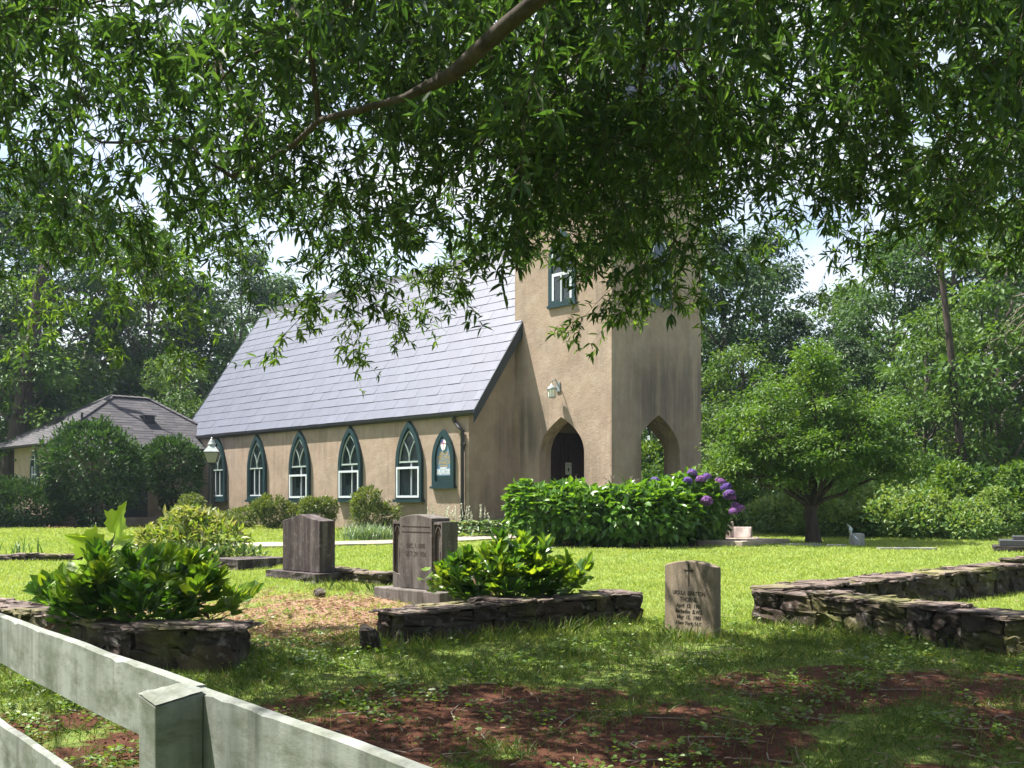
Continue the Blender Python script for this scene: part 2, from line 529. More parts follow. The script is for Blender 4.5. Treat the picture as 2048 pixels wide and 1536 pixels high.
def fence_paint():
    k = NT('weathered_white_paint')
    pos = k.geo_pos()
    a = k.noise(1.0, 7, .65, k.geo_pos((7, 7, 1.3)))
    c = k.ramp(a, [(.3, (.11, .12, .105)), (.52, (.20, .215, .195)), (.75, (.28, .295, .275))])
    g = k.noise(5, 7, .7, k.geo_pos((1.4, 1.4, 3.5)))
    c = k.mix(k.ramp(g, [(.46, 0.0), (.66, .85)]), c, (.075, .085, .058))
    vs_ = k.noise(1.0, 6, .65, k.geo_pos((16, 16, 1.2)))
    c = k.mix(k.ramp(vs_, [(.52, 0.0), (.68, .65)]), c, (.06, .065, .052))
    g2 = k.noise(45, 6, .75, k.geo_pos((.35, .35, 1)))
    c = k.mix(k.ramp(g2, [(.52, 0.0), (.68, .45)]), c, (.16, .165, .14))
    ch = k.noise(11, 8, .75, pos)
    c = k.mix(k.ramp(ch, [(.66, 0.0), (.70, .8)]), c, (.13, .11, .09))
    k.set(base=c, rough=.72, spec=.3)
    hb = k.mix(.5, g2, ch)
    k.bump(hb, .35, .006)
    return k.m


M['fence'] = fence_paint()
# ------------------------------------------------------------------ ground
def soil_mask(x, y):
    a = ((x + .2) / 1.7) ** 2 + ((y - 6.1) / 1.5) ** 2
    m = sstep(1.3, .4, a)
    m = np.clip(m * (1.0 + .8 * hnoise(x, y, 2.2, 1.0)), 0, 1)
    a2 = ((x - 2.6) / 2.6) ** 2 + ((y - 5.9) / 1.8) ** 2
    m = np.maximum(m, np.clip(sstep(1.3, .4, a2) * (.42 + .95 * hnoise(x, y, 1.9, 6.0)), 0, 1))
    b = ((x - 2.6) / 1.6) ** 2 + ((y - 7.4) / .8) ** 2
    m = np.maximum(m, .7 * sstep(1.2, .3, b) * (1 + hnoise(x, y, 3.0, 4.0)))
    c = ((x + 2.6) / 1.4) ** 2 + ((y - 5.6) / 1.3) ** 2
    m = np.maximum(m, .7 * sstep(1.2, .3, c) * (1 + hnoise(x, y, 2.6, 2.0)))
    e = ((x - 1.9) / 2.0) ** 2 + ((y - 20.2) / .9) ** 2          # mulch under the hydrangeas
    m = np.maximum(m, sstep(1.1, .8, e))
    e2 = sstep(1.1, .7, ((x + 11.5) / 4.2) ** 2 + ((y - 29.6) / 1.4) ** 2)
    return np.clip(np.maximum(m, e2), 0, 1)


def litter_mask(x, y):
    a = ((x + 1.8) / 1.3) ** 2 + ((y - 10.7) / 1.9) ** 2
    m = sstep(1.35, .35, a)
    b = ((x + 3.4) / 2.2) ** 2 + ((y - 11.6) / 1.8) ** 2
    m = np.maximum(m, .6 * sstep(1.2, .2, b))
    c = ((x + 5.2) / 1.3) ** 2 + ((y - 11.2) / .9) ** 2
    m = np.maximum(m, .7 * sstep(1.2, .3, c))
    d = ((x + 4.2) / 1.4) ** 2 + ((y - 5.2) / 1.6) ** 2
    m = np.maximum(m, .5 * sstep(1.2, .3, d))
    return np.clip(m * (.92 + .6 * hnoise(x, y, 2.7, 3.0)), 0, 1)


def rough_mask(x, y):
    """unmown ground near the old walls against mown lawn"""
    return np.clip(sstep(10.6, 9.0, y) + litter_mask(x, y), 0, 1)


xs = np.unique(np.round(np.concatenate([np.linspace(-300, -40, 14), np.linspace(-40, -9, 32), np.arange(-9, 9.01, .12), np.linspace(9, 40, 32), np.linspace(40, 300, 14)]), 3))
ys = np.unique(np.round(np.concatenate([np.linspace(-60, -4, 15), np.arange(-4, 16.01, .12), np.linspace(16, 40, 61), np.linspace(40, 400, 20)]), 3))
gx, gy = np.meshgrid(xs, ys)
gz = zg(gx, gy) + .012 * soil_mask(gx, gy) * hnoise(gx, gy, 7.0, 2) + .006 * hnoise(gx, gy, 9.0)
ii = np.arange(len(ys) - 1)[:, None] * len(xs) + np.arange(len(xs) - 1)[None, :]
gf = np.stack([ii, ii + 1, ii + len(xs) + 1, ii + len(xs)], -1).reshape(-1, 4)
g = Geo().add(np.stack([gx, gy, gz], -1).reshape(-1, 3), gf)


def ground_mat():
    k = NT('ground_soil_and_turf')
    pos = k.geo_pos()
    soil = k.attr('soil'); lit = k.attr('litter')
    n1 = k.noise(1.3, 8, .65, pos); n2 = k.noise(9, 8, .7, pos); n3 = k.noise(40, 6, .7, pos)
    turf = k.ramp(n2, [(.3, (.09, .135, .03)), (.55, (.15, .205, .045)), (.8, (.23, .26, .085))])
    turf = k.mix(k.ramp(n1, [(.5, 0.0), (.75, .5)]), turf, (.15, .15, .05))
    dirt = k.ramp(n2, [(.28, (.036, .016, .010)), (.52, (.088, .037, .022)), (.78, (.18, .085, .054))])
    dirt = k.mix(k.ramp(n3, [(.35, .6), (.6, 0.0)]), dirt, (.035, .017, .012))
    strw = k.ramp(n3, [(.3, (.15, .08, .055)), (.5, (.26, .15, .11)), (.75, (.38, .26, .20))])
    jit = k.math('MULTIPLY', k.math('SUBTRACT', n2, .5), 1.6)
    c = k.mix(k.ramp(k.math('ADD', lit, jit), [(.35, 0.0), (.65, .9)]), turf, strw)
    c = k.mix(k.ramp(k.math('ADD', soil, jit), [(.32, 0.0), (.55, 1.0)]), c, dirt)
    k.set(base=c, rough=.95, spec=.1)
    k.bump(k.mix(.5, n2, n3), .9, .05)
    return k.m


ground = g.build('ground', ground_mat(), smooth=True)
tag(ground, kind='structure')
for nm, fn in (('soil', soil_mask), ('litter', litter_mask)):
    a = ground.data.attributes.new(nm, 'FLOAT', 'POINT')
    a.data.foreach_set('value', fn(gx, gy).ravel().astype(np.float32))

# garden path of pale concrete along the nave
pp = [(-7.4, 19.7), (-5.6, 19.75), (-4.2, 19.95), (-2.6, 20.5), (-1.0, 21.5), (.6, 22.6), (1.3, 23.7)]
g = Geo()
fine = []
for a, b in zip(pp[:-1], pp[1:]):
    for t in np.linspace(0, 1, 8, endpoint=False): fine.append((a[0] + (b[0]-a[0])*t, a[1] + (b[1]-a[1])*t))
fine = np.array(fine)
tg = np.gradient(fine, axis=0); tg /= np.linalg.norm(tg, axis=1)[:, None]
nr = np.stack([-tg[:, 1], tg[:, 0]], 1)
e1 = fine + nr*.45; e2 = fine - nr*.45
top1 = np.column_stack([e1, zg(e1[:, 0], e1[:, 1]) + .035]); top2 = np.column_stack([e2, zg(e2[:, 0], e2[:, 1]) + .035])
n = len(fine)
v = np.concatenate([top1, top2, top1 - [0, 0, .12], top2 - [0, 0, .12]])
i = np.arange(n - 1)
g.add(v, np.concatenate([np.stack([i, n+i, n+i+1, i+1], 1), np.stack([n+i, 3*n+i, 3*n+i+1, n+i+1], 1), np.stack([i+1, 2*n+i+1, 2*n+i, i], 1)]))
tag(g.build('path', M['concrete']), kind='structure')

# ------------------------------------------------------------------ gothic outlines
def gothic(cx, w, z0, zs, za, n=9, base=True):
    """pointed-arch outline, from bottom left over the apex to bottom right"""
    h = za - zs
    Rr = (w*w/4 + h*h) / w
    cl = cx - w/2 + Rr
    a1 = math.pi - math.acos((Rr - w/2) / Rr)
    L = [(cl + Rr*math.cos(a), zs + Rr*math.sin(a)) for a in np.linspace(math.pi, a1, n)]
    Rt = [(2*cx - a, b) for a, b in L[:-1]][::-1]
    out = L + Rt
    if base: out = [(cx - w/2, z0)] + out + [(cx + w/2, z0)]
    return out


def inset(pts, d):
    """offset an outline (clockwise seen with z up) inwards by d"""
    p = np.array(pts); n = len(p); out = []
    for i in range(n):
        a, b, c = p[i-1], p[i], p[(i+1) % n]
        e1 = (b-a) / (np.linalg.norm(b-a) + 1e-9); e2 = (c-b) / (np.linalg.norm(c-b) + 1e-9)
        n1 = np.array([e1[1], -e1[0]]); n2 = np.array([e2[1], -e2[0]])
        m = n1 + n2; m /= np.linalg.norm(m)
        out.append(tuple(b + m * d / max(.35, m @ n1)))
    return out


def bar(g, pts, w, fn, o0, o1, mat=0):
    p = np.array(pts, float)
    t = np.gradient(p, axis=0); t /= np.linalg.norm(t, axis=1)[:, None] + 1e-9
    nn = np.stack([-t[:, 1], t[:, 0]], 1) * w / 2
    g.ring([tuple(q) for q in p + nn], [tuple(q) for q in p - nn], fn, o0, o1, mat, closed=False)


def fix_normals(o):
    import bmesh
    bm = bmesh.new(); bm.from_mesh(o.data)
    bmesh.ops.recalc_face_normals(bm, faces=bm.faces)
    bm.to_mesh(o.data); bm.free()
    return o


# ------------------------------------------------------------------ the church
CZ = .77
church = empty('church', (2.159, 23.0, CZ), math.atan2(V.y, V.x))
tag(church, 'tan stucco chapel with steep slate roof and square entrance tower', 'church')
TX, TY, TW = 3.2, 3.05, .38
NX0, NX1, NY0, NY1 = -1.45, 4.65, 3.05, 17.05
EZ, RX, RZ, OVH = 2.84, 1.6, 7.36, .04
SL = (RZ - EZ) / (RX - (NX0 - OVH))


def left_face(s, z, o): return (0 - o, -s, z)            # tower wall towards the nave side (outside is -x)
def right_far(s, z, o): return (TX + o, s, z)
def front_face(s, z, o): return (s, 0 - o, z)            # tower wall towards the lawn (outside is -y)
def nave_left(s, z, o): return (NX0 - o, -s, z)


def arch_wall(g, fn, s0, s1, cx, w, zs, za, top, t, mat=0):
    sv = np.linspace(0, 1, 14)
    arc = [(cx - w/2 * (1 - q ** 2.3), zs + (za - zs) * q) for q in sv]
    arc = arc + [(2*cx - a, b) for a, b in arc[:-1]][::-1]
    for o in (0, -t):
        g.add([fn(s0, -.3, o), fn(arc[0][0], -.3, o), fn(arc[0][0], zs, o), fn(arc[0][0], top, o), fn(s0, top, o)], [[0, 1, 2, 3, 4]], mat, .5)
        g.add([fn(s1, -.3, o), fn(arc[-1][0], -.3, o), fn(arc[-1][0], zs, o), fn(arc[-1][0], top, o), fn(s1, top, o)], [[4, 3, 2, 1, 0]], mat, .5)
        for a, b in zip(arc[:-1], arc[1:]):
            g.add([fn(a[0], a[1], o), fn(b[0], b[1], o), fn(b[0], top, o), fn(a[0], top, o)], [[0, 1, 2, 3]], mat, .5)
    full = [(arc[0][0], -.3)] + arc + [(arc[-1][0], -.3)]
    for a, b in zip(full[:-1], full[1:]):
        g.add([fn(*a, 0), fn(*b, 0), fn(*b, -t), fn(*a, -t)], [[0, 1, 2, 3]], mat, .5)


TTOP = 9.4
g = Geo()
arch_wall(g, left_face, -TY, -TW, -1.52, 1.42, 1.81, 2.68, TTOP, TW)
arch_wall(g, right_far, TW, TY, 1.52, 1.42, 1.81, 2.68, TTOP, TW)
arch_wall(g, front_face, 0, TX, 1.62, 1.54, 1.81, 2.72, TTOP, TW)
g.add([(0, 0, -.3), (0, TW, -.3), (0, TW, TTOP), (0, 0, TTOP)], [[0, 3, 2, 1]], 0, .5)
g.add([(TX, 0, -.3), (TX, TW, -.3), (TX, TW, TTOP), (TX, 0, TTOP)], [[0, 1, 2, 3]], 0, .5)
g.add([(TW, TW, 3.3), (TX-TW, TW, 3.3), (TX-TW, TY, 3.3), (TW, TY, 3.3)], [[0, 1, 2, 3]], 1, .5)
tw = fix_normals(g.build('tower_wall', [M['stucco'], M['plaster']], church))
g = Geo()
g.box((.02, .02, -.3), (TX - .02, TY - .01, .18))
g.box((-.55, .5, -.3), (.02, 2.5, .09))
g.build('porch_floor', M['stepstone'], church)

# gable walls and side walls of the nave
g = Geo()
sl2 = (RX - NX0) * SL
gab = [(NX0, -.3), (NX1, -.3), (NX1, 2.78), (RX, 2.78 + sl2), (NX0, 2.78)]
g.prism(gab, lambda a, b, o: (a, o, b), NY0, NY0 + .3)
g.prism(gab, lambda a, b, o: (a, o, b), NY1 - .3, NY1)
g.box((NX0, NY0 + .3, -.3), (NX0 + .3, NY1 - .3, 2.78))
g.box((NX1 - .3, NY0 + .3, -.3), (NX1, NY1 - .3, 2.78))
fix_normals(g.build('nave_wall', M['stucco'], church))


def slates(g, p0, along, up, length, height, row, wid, nrm, thick=.012, l_in=lambda t: 0.0, r_in=lambda t: 0.0, stagger=True, lift=.012, rag=.004, mat=0):
    """overlapping slates laid in rows on a sloping plane; p0 is the lower left corner"""
    p0, along, up, nrm = (np.array(q, float) for q in (p0, along, up, nrm))
    rows = int(math.ceil(height / row))
    V_, F_, R_ = [], [], []
    for r in range(rows):
        t0 = r * row; t1 = min(height, t0 + row + .05)
        a0, b0 = l_in(t0), length - r_in(t0)
        a1, b1 = l_in(min(height, t1)), length - r_in(min(height, t1))
        s = a0 - (rng.random() if stagger == 'free' else (.5 if r % 2 else 0.0)) * wid
        while s < b0:
            w_ = wid * (rng.uniform(.8, 1.2) if stagger == 'free' else rng.uniform(.97, 1.03))
            x0, x1 = max(s, a0), min(s + w_ - rag, b0)
            s += w_
            if x1 - x0 < .03: continue
            jz = rng.uniform(-rag, rag); lf = lift * rng.uniform(.7, 1.4)
            lo0 = p0 + along*x0 + up*(t0 + jz) + nrm*lf; lo1 = p0 + along*x1 + up*(t0 + jz) + nrm*lf*rng.uniform(.8, 1.2)
            u0 = p0 + along*min(max(x0, a1), b1) + up*t1 + nrm*.001; u1 = p0 + along*max(min(x1, b1), a1) + up*t1 + nrm*.001
            V_ += [lo0, lo1, u1, u0, lo0 - nrm*thick, lo1 - nrm*thick]
            q = len(V_) - 6
            F_ += [[q, q+1, q+2, q+3], [q+4, q+5, q+1, q], [q+4, q, q+3, q+3][:3], [q+5, q+2, q+1]]
            rr = rng.random(); R_ += [rr] * 4
    g.add(np.array(V_), F_, mat, np.array(R_, np.float32))


# nave roof
RY0, RY1 = NY0 - .24, NY1 + .28
g = Geo()
cs = 1 / math.hypot(1, SL); sn = SL * cs
hl = (RX - (NX0 - OVH)) / cs
slates(g, (NX0 - OVH, RY0, EZ), (0, 1, 0), (cs, 0, sn), RY1 - RY0, hl, .29, .43, (-sn, 0, cs), .014, lift=.013, rag=.004)
slates(g, (NX1 + OVH, RY1, EZ), (0, -1, 0), (-cs, 0, sn), RY1 - RY0, hl, .29, .43, (sn, 0, cs), .014)
th = .12
deck = [(NX0 - OVH, EZ - .012), (RX, RZ - .012), (NX1 + OVH, EZ - .012), (NX1 + OVH, EZ - th), (RX, RZ - th - .05), (NX0 - OVH, EZ - th)]
g.prism(deck, lambda a, b, o: (a, o, b), RY0 + .02, RY1 - .02, 1)
roof = g.build('roof', [M['slate'], M['fascia']], church)
g = Geo()
for sgn in (-1, 1):
    g.add([(RX, RY0, RZ + .035), (RX, RY1, RZ + .035), (RX + sgn*.14, RY1, RZ + .035 - .14*SL), (RX + sgn*.14, RY0, RZ + .035 - .14*SL)], [[0, 1, 2, 3]])
g.build('ridge_cap', M['gutter'], roof)
# raking boards
for y0, y1 in ((RY0 - .03, RY0), (RY1, RY1 + .03)):
    for sgn in (-1, 1):
        ex = RX + sgn * (RX - (NX0 - OVH - .03))
        ez = EZ - .33 * 0
        rk = [(ex, ez + .0), (RX, RZ + .03), (RX, RZ - .36), (ex, ez - .33)]
        if y0 < NY0:                                     # stops against the tower
            tx = 0 - .0 if sgn < 0 else TX
            zz = lambda x, o: RZ + o - abs(x - RX) * SL
            rk = [(ex, ez), (tx, zz(tx, .0)), (tx, zz(tx, -.36)), (ex, ez - .30)]
        g = Geo(); g.prism(rk, lambda a, b, o: (a, o, b), y0, y1)
        fix_normals(g.build('bargeboard', M['fascia'], church))
# gutter and downspout
g = Geo()
for xg in (NX0 - OVH - .035, NX1 + OVH + .035):
    sg = -1 if xg < 0 else 1
    prof = [(xg - .05, EZ - .02), (xg - .046, EZ - .07), (xg - .025, EZ - .11), (xg + .025, EZ - .11), (xg + .046, EZ - .07), (xg + .05, EZ - .02), (xg + .042, EZ - .02), (xg, EZ - .09), (xg - .042, EZ - .02)]
    g.prism(prof, lambda a, b, o: (a, o, b), RY0 - .02, RY1)
fix_normals(g.build('gutter', M['gutter'], church))
g = Geo()
xg = NX0 - OVH - .035
dsy = NY0 + .16
g.tube([(xg, dsy + .30, EZ - .10), (xg, dsy + .30, EZ - .2), (xg + .04, dsy + .25, EZ - .28), (NX0 - .10, dsy + .06, EZ - .38), (NX0 - .06, dsy, EZ - .46), (NX0 - .06, dsy, 1.0), (NX0 - .06, dsy, .1)], .042, 10)
for z in (2.05, .5):
    g.box((NX0 - .075, dsy - .075, z), (NX0, dsy + .06, z + .03))
g.build('downspout', M['gutter'], church, smooth=True)


# windows of the nave: frame, sashes, tracery, glass
def nave_window(uc, kind):
    s0 = -(NY0 + uc); w = 1.02
    z0, zs, za = .80, 1.66, 2.71
    out = gothic(s0, w, z0, zs, za)
    inn = inset(out, .112)
    g = Geo()
    g.ring(out, inn, nave_left, 0.0, .085)
    g.prism([(s0 - w/2 - .05, z0 - .06), (s0 + w/2 + .05, z0 - .06), (s0 + w/2 + .05, z0 + .005), (s0 - w/2 - .05, z0 + .005)], nave_left, 0.0, .13)
    f = fix_normals(g.build('window', M['green'], church))
    g = Geo(); g.add([nave_left(a, b, .012) for a, b in inn], [list(range(len(inn)))])
    fix_normals(g.build('glass', M['glass'], f))
    wi = w - .224
    zr = z0 + .92
    g = Geo()
    arch = gothic(s0, wi - .02, z0, zs + .02, za - .24, 10, base=False)
    bar(g, [(arch[0][0], zr)] + arch, .024, nave_left, .02, .05)
    bar(g, [(s0 - wi/2, zr), (s0 + wi/2, zr)], .038, nave_left, .02, .062)
    bar(g, [(s0, zr), (s0, zs + .15)], .020, nave_left, .021, .048)
    hw = wi / 2
    lft = [(s0 - hw*.0 + (-hw*.62)*t**1.6, zs + .15 + (.46)*t) for t in np.linspace(0, 1, 7)]
    bar(g, lft, .018, nave_left, .021, .047)
    bar(g, [(2*s0 - a, b) for a, b in lft], .018, nave_left, .021, .047)
    fix_normals(g.build('upper_sash', M['sash'], f))
    g = Geo()
    if kind == 'plain':
        for q in (-.15, .15):
            bar(g, [(s0 + q*wi*1.15, z0 + .1), (s0 + q*wi*1.15, zr)], .026, nave_left, .02, .045)
        bar(g, [(s0 - wi/2 + .02, z0 + .105), (s0 + wi/2 - .02, z0 + .105)], .085, nave_left, .02, .06)
    else:
        hh = {'tall': .80, 'mid': .76, 'low': .70}[kind]
        b0 = [(s0 - wi/2 - .05, z0 + .05), (s0 - wi/2 - .05, z0 + hh), (s0 + wi/2 + .05, z0 + hh), (s0 + wi/2 + .05, z0 + .05)]
        g.ring(b0, inset(b0, .052), nave_left, .03, .105)
        bar(g, [(s0 + .08, z0 + .1), (s0 + .08, zr)], .02, nave_left, .02, .05)
    fix_normals(g.build('lower_sash', M['white'], f))
    return f


for uc, kind in ((2.16, 'tall'), (4.66, 'mid'), (7.10, 'low'), (9.42, 'plain'), (11.80, 'plain')):
    nave_window(uc, kind)


def tower_window(fn, cx):
    w, z0, zs, za = .84, 5.24, 6.2, 6.95
    out = gothic(cx, w, z0, zs, za)
    inn = inset(out, .10)
    g = Geo(); g.ring(out, inn, fn, 0.0, .04)
    g.prism([(cx - w/2 - .03, z0 - .06), (cx + w/2 + .03, z0 - .06), (cx + w/2 + .03, z0 + .005), (cx - w/2 - .03, z0 + .005)], fn, 0, .055)
    f = fix_normals(g.build('window', M['green'], church))
    g = Geo(); g.add([fn(a, b, .012) for a, b in inn], [list(range(len(inn)))])
    fix_normals(g.build('glass', M['glass'], f))
    g = Geo()
    b0 = [(cx - .32, z0 + .02), (cx - .32, z0 + .72), (cx + .32, z0 + .72), (cx + .32, z0 + .02)]
    g.ring(b0, inset(b0, .07), fn, .014, .03)
    bar(g, [(cx, z0 + .05), (cx, z0 + .7)], .03, fn, .02, .05)
    bar(g, gothic(cx, .6, z0, zs, za - .2, 8, base=False), .03, fn, .02, .05)
    fix_normals(g.build('sash', M['white'], f))


tower_window(left_face, -1.48)
tower_window(front_face, 1.62)

# entrance door inside the porch
g = Geo()
g.prism([(.75, .16), (2.5, .16), (2.5, 2.46), (.75, 2.46)], front_face, -NY0, -NY0 + .035)
dr = g.build('door_frame', M['door'], church)
for x0, x1 in ((.85, 1.615), (1.635, 2.4)):
    g = Geo()
    o0 = -NY0 + .038
    g.prism([(x0, .2), (x1, .2), (x1, 2.34), (x0, 2.34)], front_face, o0, o0 + .04)
    for z0, z1 in ((.35, 1.0), (1.12, 2.2)):
        b0 = [(x0 + .1, z0), (x0 + .1, z1), (x1 - .1, z1), (x1 - .1, z0)]
        g.ring(b0, inset(b0, .04), front_face, o0 + .041, o0 + .06)
    lf = fix_normals(g.build('door_leaf', M['door'], dr))
# pyramid roof of the tower with flared eaves
g = Geo()
c0, e0, zt = TX/2, .32, 4.6
cxx, cyy = TX/2, TY/2
for rot in range(4):
    a = rot * math.pi / 2
    dirs = [(1, 0), (0, 1), (-1, 0), (0, -1)][rot]
    nrm2 = [(0, -1), (1, 0), (0, 1), (-1, 0)][rot]
    half = TX/2 + e0
    run = half
    hgt = math.hypot(run, zt)
    p0 = (cxx - dirs[0]*half + nrm2[0]*half, cyy - dirs[1]*half + nrm2[1]*half, TTOP - .05)
    up = (-nrm2[0]*run/hgt, -nrm2[1]*run/hgt, zt/hgt)
    nn = (nrm2[0]*zt/hgt, nrm2[1]*zt/hgt, run/hgt)
    slates(g, p0, (*dirs, 0), up, 2*half, hgt, .27, .4, nn, .014, lambda t: t*run/hgt, lambda t: t*run/hgt)
b4 = [(cxx - half, cyy - half), (cxx + half, cyy - half), (cxx + half, cyy + half), (cxx - half, cyy + half)]
g.add([(a, b, TTOP - .07) for a, b in b4] + [(cxx, cyy, TTOP - .09 + zt)], [[3, 2, 1, 0], [0, 1, 4], [1, 2, 4], [2, 3, 4], [3, 0, 4]], 1)
g.add([(a, b, TTOP - .2) for a, b in b4] + [(a, b, TTOP - .07) for a, b in b4], [[3, 2, 1, 0], [0, 1, 5, 4], [1, 2, 6, 5], [2, 3, 7, 6], [3, 0, 4, 7]], 1)
g.build('spire_roof', [M['slate'], M['fascia']], church)
# wall lantern
lz, ls = 3.28, -1.60
g = Geo()
g.prism([(ls - .055, lz - .02), (ls + .055, lz - .02), (ls + .055, lz + .2), (ls - .055, lz + .2)], left_face, 0, .025)
arm = [left_face(ls, lz + .12, .02), left_face(ls, lz + .2, .06), left_face(ls, lz + .25, .13), left_face(ls, lz + .22, .2), left_face(ls, lz + .12, .22)]
g.tube(arm, .013, 8)
lc = left_face(ls, lz - .16, .22)
g.lathe([(.0, .30), (.02, .30), (.05, .26), (.10, .22), (.115, .19), (.115, .17), (.09, .17)], lc, 14)
g.lathe([(.085, -.02), (.085, .01), (.0, .01)], lc, 14)
g.lathe([(0, -.02), (.085, -.02)], lc, 14)
for q in range(8):
    a = q * math.pi / 4
    g.tube([(lc[0] + .088*math.cos(a), lc[1] + .088*math.sin(a), lc[2]), (lc[0] + .1*math.cos(a), lc[1] + .1*math.sin(a), lc[2] + .17)], .005, 5)
wl = g.build('wall_lantern', M['lampmetal'], church, smooth=False)
g = Geo(); g.lathe([(.082, .0), (.094, .17)], lc, 14); g.build('lantern_glass', M['lglass'], wl, smooth=True)


# ------------------------------------------------------------------ lettering helper (before the heavy meshes)
def text_geo(g, body, size, fn, cx, z, o0, o1, shear=0.0, mat=0, wscale=1.0, weight=0.0):
    cu = bpy.data.curves.new('lettering', 'FONT')
    cu.body = body; cu.size = size; cu.align_x = 'CENTER'; cu.shear = shear; cu.offset = weight; cu.resolution_u = 3
    ob = bpy.data.objects.new('lettering', cu); COL.objects.link(ob)
    dg = bpy.context.evaluated_depsgraph_get()
    me = bpy.data.meshes.new_from_object(ob.evaluated_get(dg))
    vs = [v.co.copy() for v in me.vertices]
    fs = [list(p.vertices) for p in me.polygons]
    if vs:
        g.add([fn(cx + v.x*wscale, z + v.y, o1) for v in vs], fs, mat, .5)
    bpy.data.objects.remove(ob); bpy.data.curves.remove(cu); bpy.data.meshes.remove(me)


def on_church(fn):
    """same wall coordinates for things that are not parts of the church, in world space"""
    Mw = Matrix.Translation(Vector((2.159, 23.0, CZ))) @ Matrix.Rotation(math.atan2(V.y, V.x), 4, 'Z')
    return lambda a, b, o: tuple(Mw @ Vector(fn(a, b, o)))


# church sign on the nave wall
fnw = on_church(nave_left)
sc_ = -(NY0 + .865)
so = gothic(sc_, .80, 1.11, 1.72, 2.44)
si = inset(so, .12)
sroot = empty('church_sign', fnw(sc_, 1.11, 0), math.atan2(V.y, V.x))
tag(sroot, 'blue pointed-arch church name board in dark green frame beside the downspout', 'sign')
bpy.context.view_layer.update()
inv = (Matrix.Translation(sroot.location) @ Matrix.Rotation(math.atan2(V.y, V.x), 4, 'Z')).inverted()
fnl = lambda a, b, o: tuple(inv @ Vector(fnw(a, b, o)))
g = Geo(); g.ring(so, si, fnl, 0, .07)
g.prism([(sc_ - .44, 1.06), (sc_ + .44, 1.06), (sc_ + .44, 1.115), (sc_ - .44, 1.115)], fnl, 0, .1)
fix_normals(g.build('frame', M['green'], sroot))
g = Geo(); g.add([fnl(a, b, .02) for a, b in si], [list(range(len(si)))]); fix_normals(g.build('panel', M['signblue'], sroot))
g = Geo(); g.prism([(sc_ - .28, 1.235), (sc_ + .28, 1.235), (sc_ + .28, 1.36), (sc_ - .28, 1.36)], fnl, .02, .03); g.build('bottom_board', M['green'], sroot)
g = Geo()
shx = sc_ + .0; shz = 2.11
sh = [(-.095, .10), (.095, .10), (.095, -.02), (.075, -.09), (.04, -.14), (0, -.17), (-.04, -.14), (-.075, -.09), (-.095, -.02)]
g.prism([(shx + a, shz + b) for a, b in sh][::-1], fnl, .022, .045)
shd = fix_normals(g.build('shield_emblem', M['letterwhite'], sroot))
g = Geo()
g.prism([(shx - .09, shz + .02), (shx - .015, shz + .02), (shx - .015, shz + .095), (shx - .09, shz + .095)], fnl, .046, .049)
g.build('blue_canton', M['shieldblue'], shd)
g = Geo()
g.prism([(shx - .012, shz - .155), (shx + .012, shz - .155), (shx + .012, shz + .098), (shx - .012, shz + .098)], fnl, .046, .0485)
g.prism([(shx - .09, shz - .006), (shx - .0125, shz - .006), (shx - .0125, shz + .016), (shx - .09, shz + .016)], fnl, .046, .0485)
g.prism([(shx + .0125, shz - .006), (shx + .09, shz - .006), (shx + .09, shz + .016), (shx + .0125, shz + .016)], fnl, .046, .0485)
g.build('red_cross', M['shieldred'], shd)
g = Geo()
for body, size, z, ws in (('GRACE', .115, 1.84, .95), ('EPISCOPAL', .125, 1.74, .78), ('CHURCH', .115, 1.635, .95), ('FOUNDED', .05, 1.575, 1.2)):
    text_geo(g, body, size, fnl, sc_, z, .021, .024, 0, 0, ws, .002)
g.build('gold_lettering', M['gold'], sroot)
g = Geo()
for body, size, z in (('SUNDAY', .062, 1.535), ('HOLY EUCHARIST', .062, 1.49), ('8:00 AND 10:30', .068, 1.445), ('CHURCH SCHOOL', .062, 1.40)):
    text_geo(g, body, size, fnl, sc_, z - .012, .031, .0335, 0, 0, .98, .001)
g.build('white_lettering', M['letterwhite'], sroot)
# notice on the door
fnf = on_church(front_face)
nroot = empty('door_notice', fnf(1.93, 1.36, -NY0 + .1), math.atan2(V.y, V.x))
tag(nroot, 'small pale paper notice with a dark green emblem on the brown door', 'notice')
inv2 = (Matrix.Translation(nroot.location) @ Matrix.Rotation(math.atan2(V.y, V.x), 4, 'Z')).inverted()
fn2 = lambda a, b, o: tuple(inv2 @ Vector(fnf(a, b, o)))
g = Geo(); g.prism([(1.62, 1.42), (1.84, 1.42), (1.84, 1.72), (1.62, 1.72)], fn2, -NY0 + .1, -NY0 + .104); g.build('sheet', M['paper'], nroot)
g = Geo(); g.prism([(1.73, 1.48), (1.765, 1.54), (1.745, 1.60), (1.715, 1.60), (1.695, 1.54)], fn2, -NY0 + .105, -NY0 + .107)
g.prism([(1.66, 1.65), (1.80, 1.65), (1.80, 1.665), (1.66, 1.665)], fn2, -NY0 + .105, -NY0 + .107); g.build('emblem', M['greendoor'], nroot)

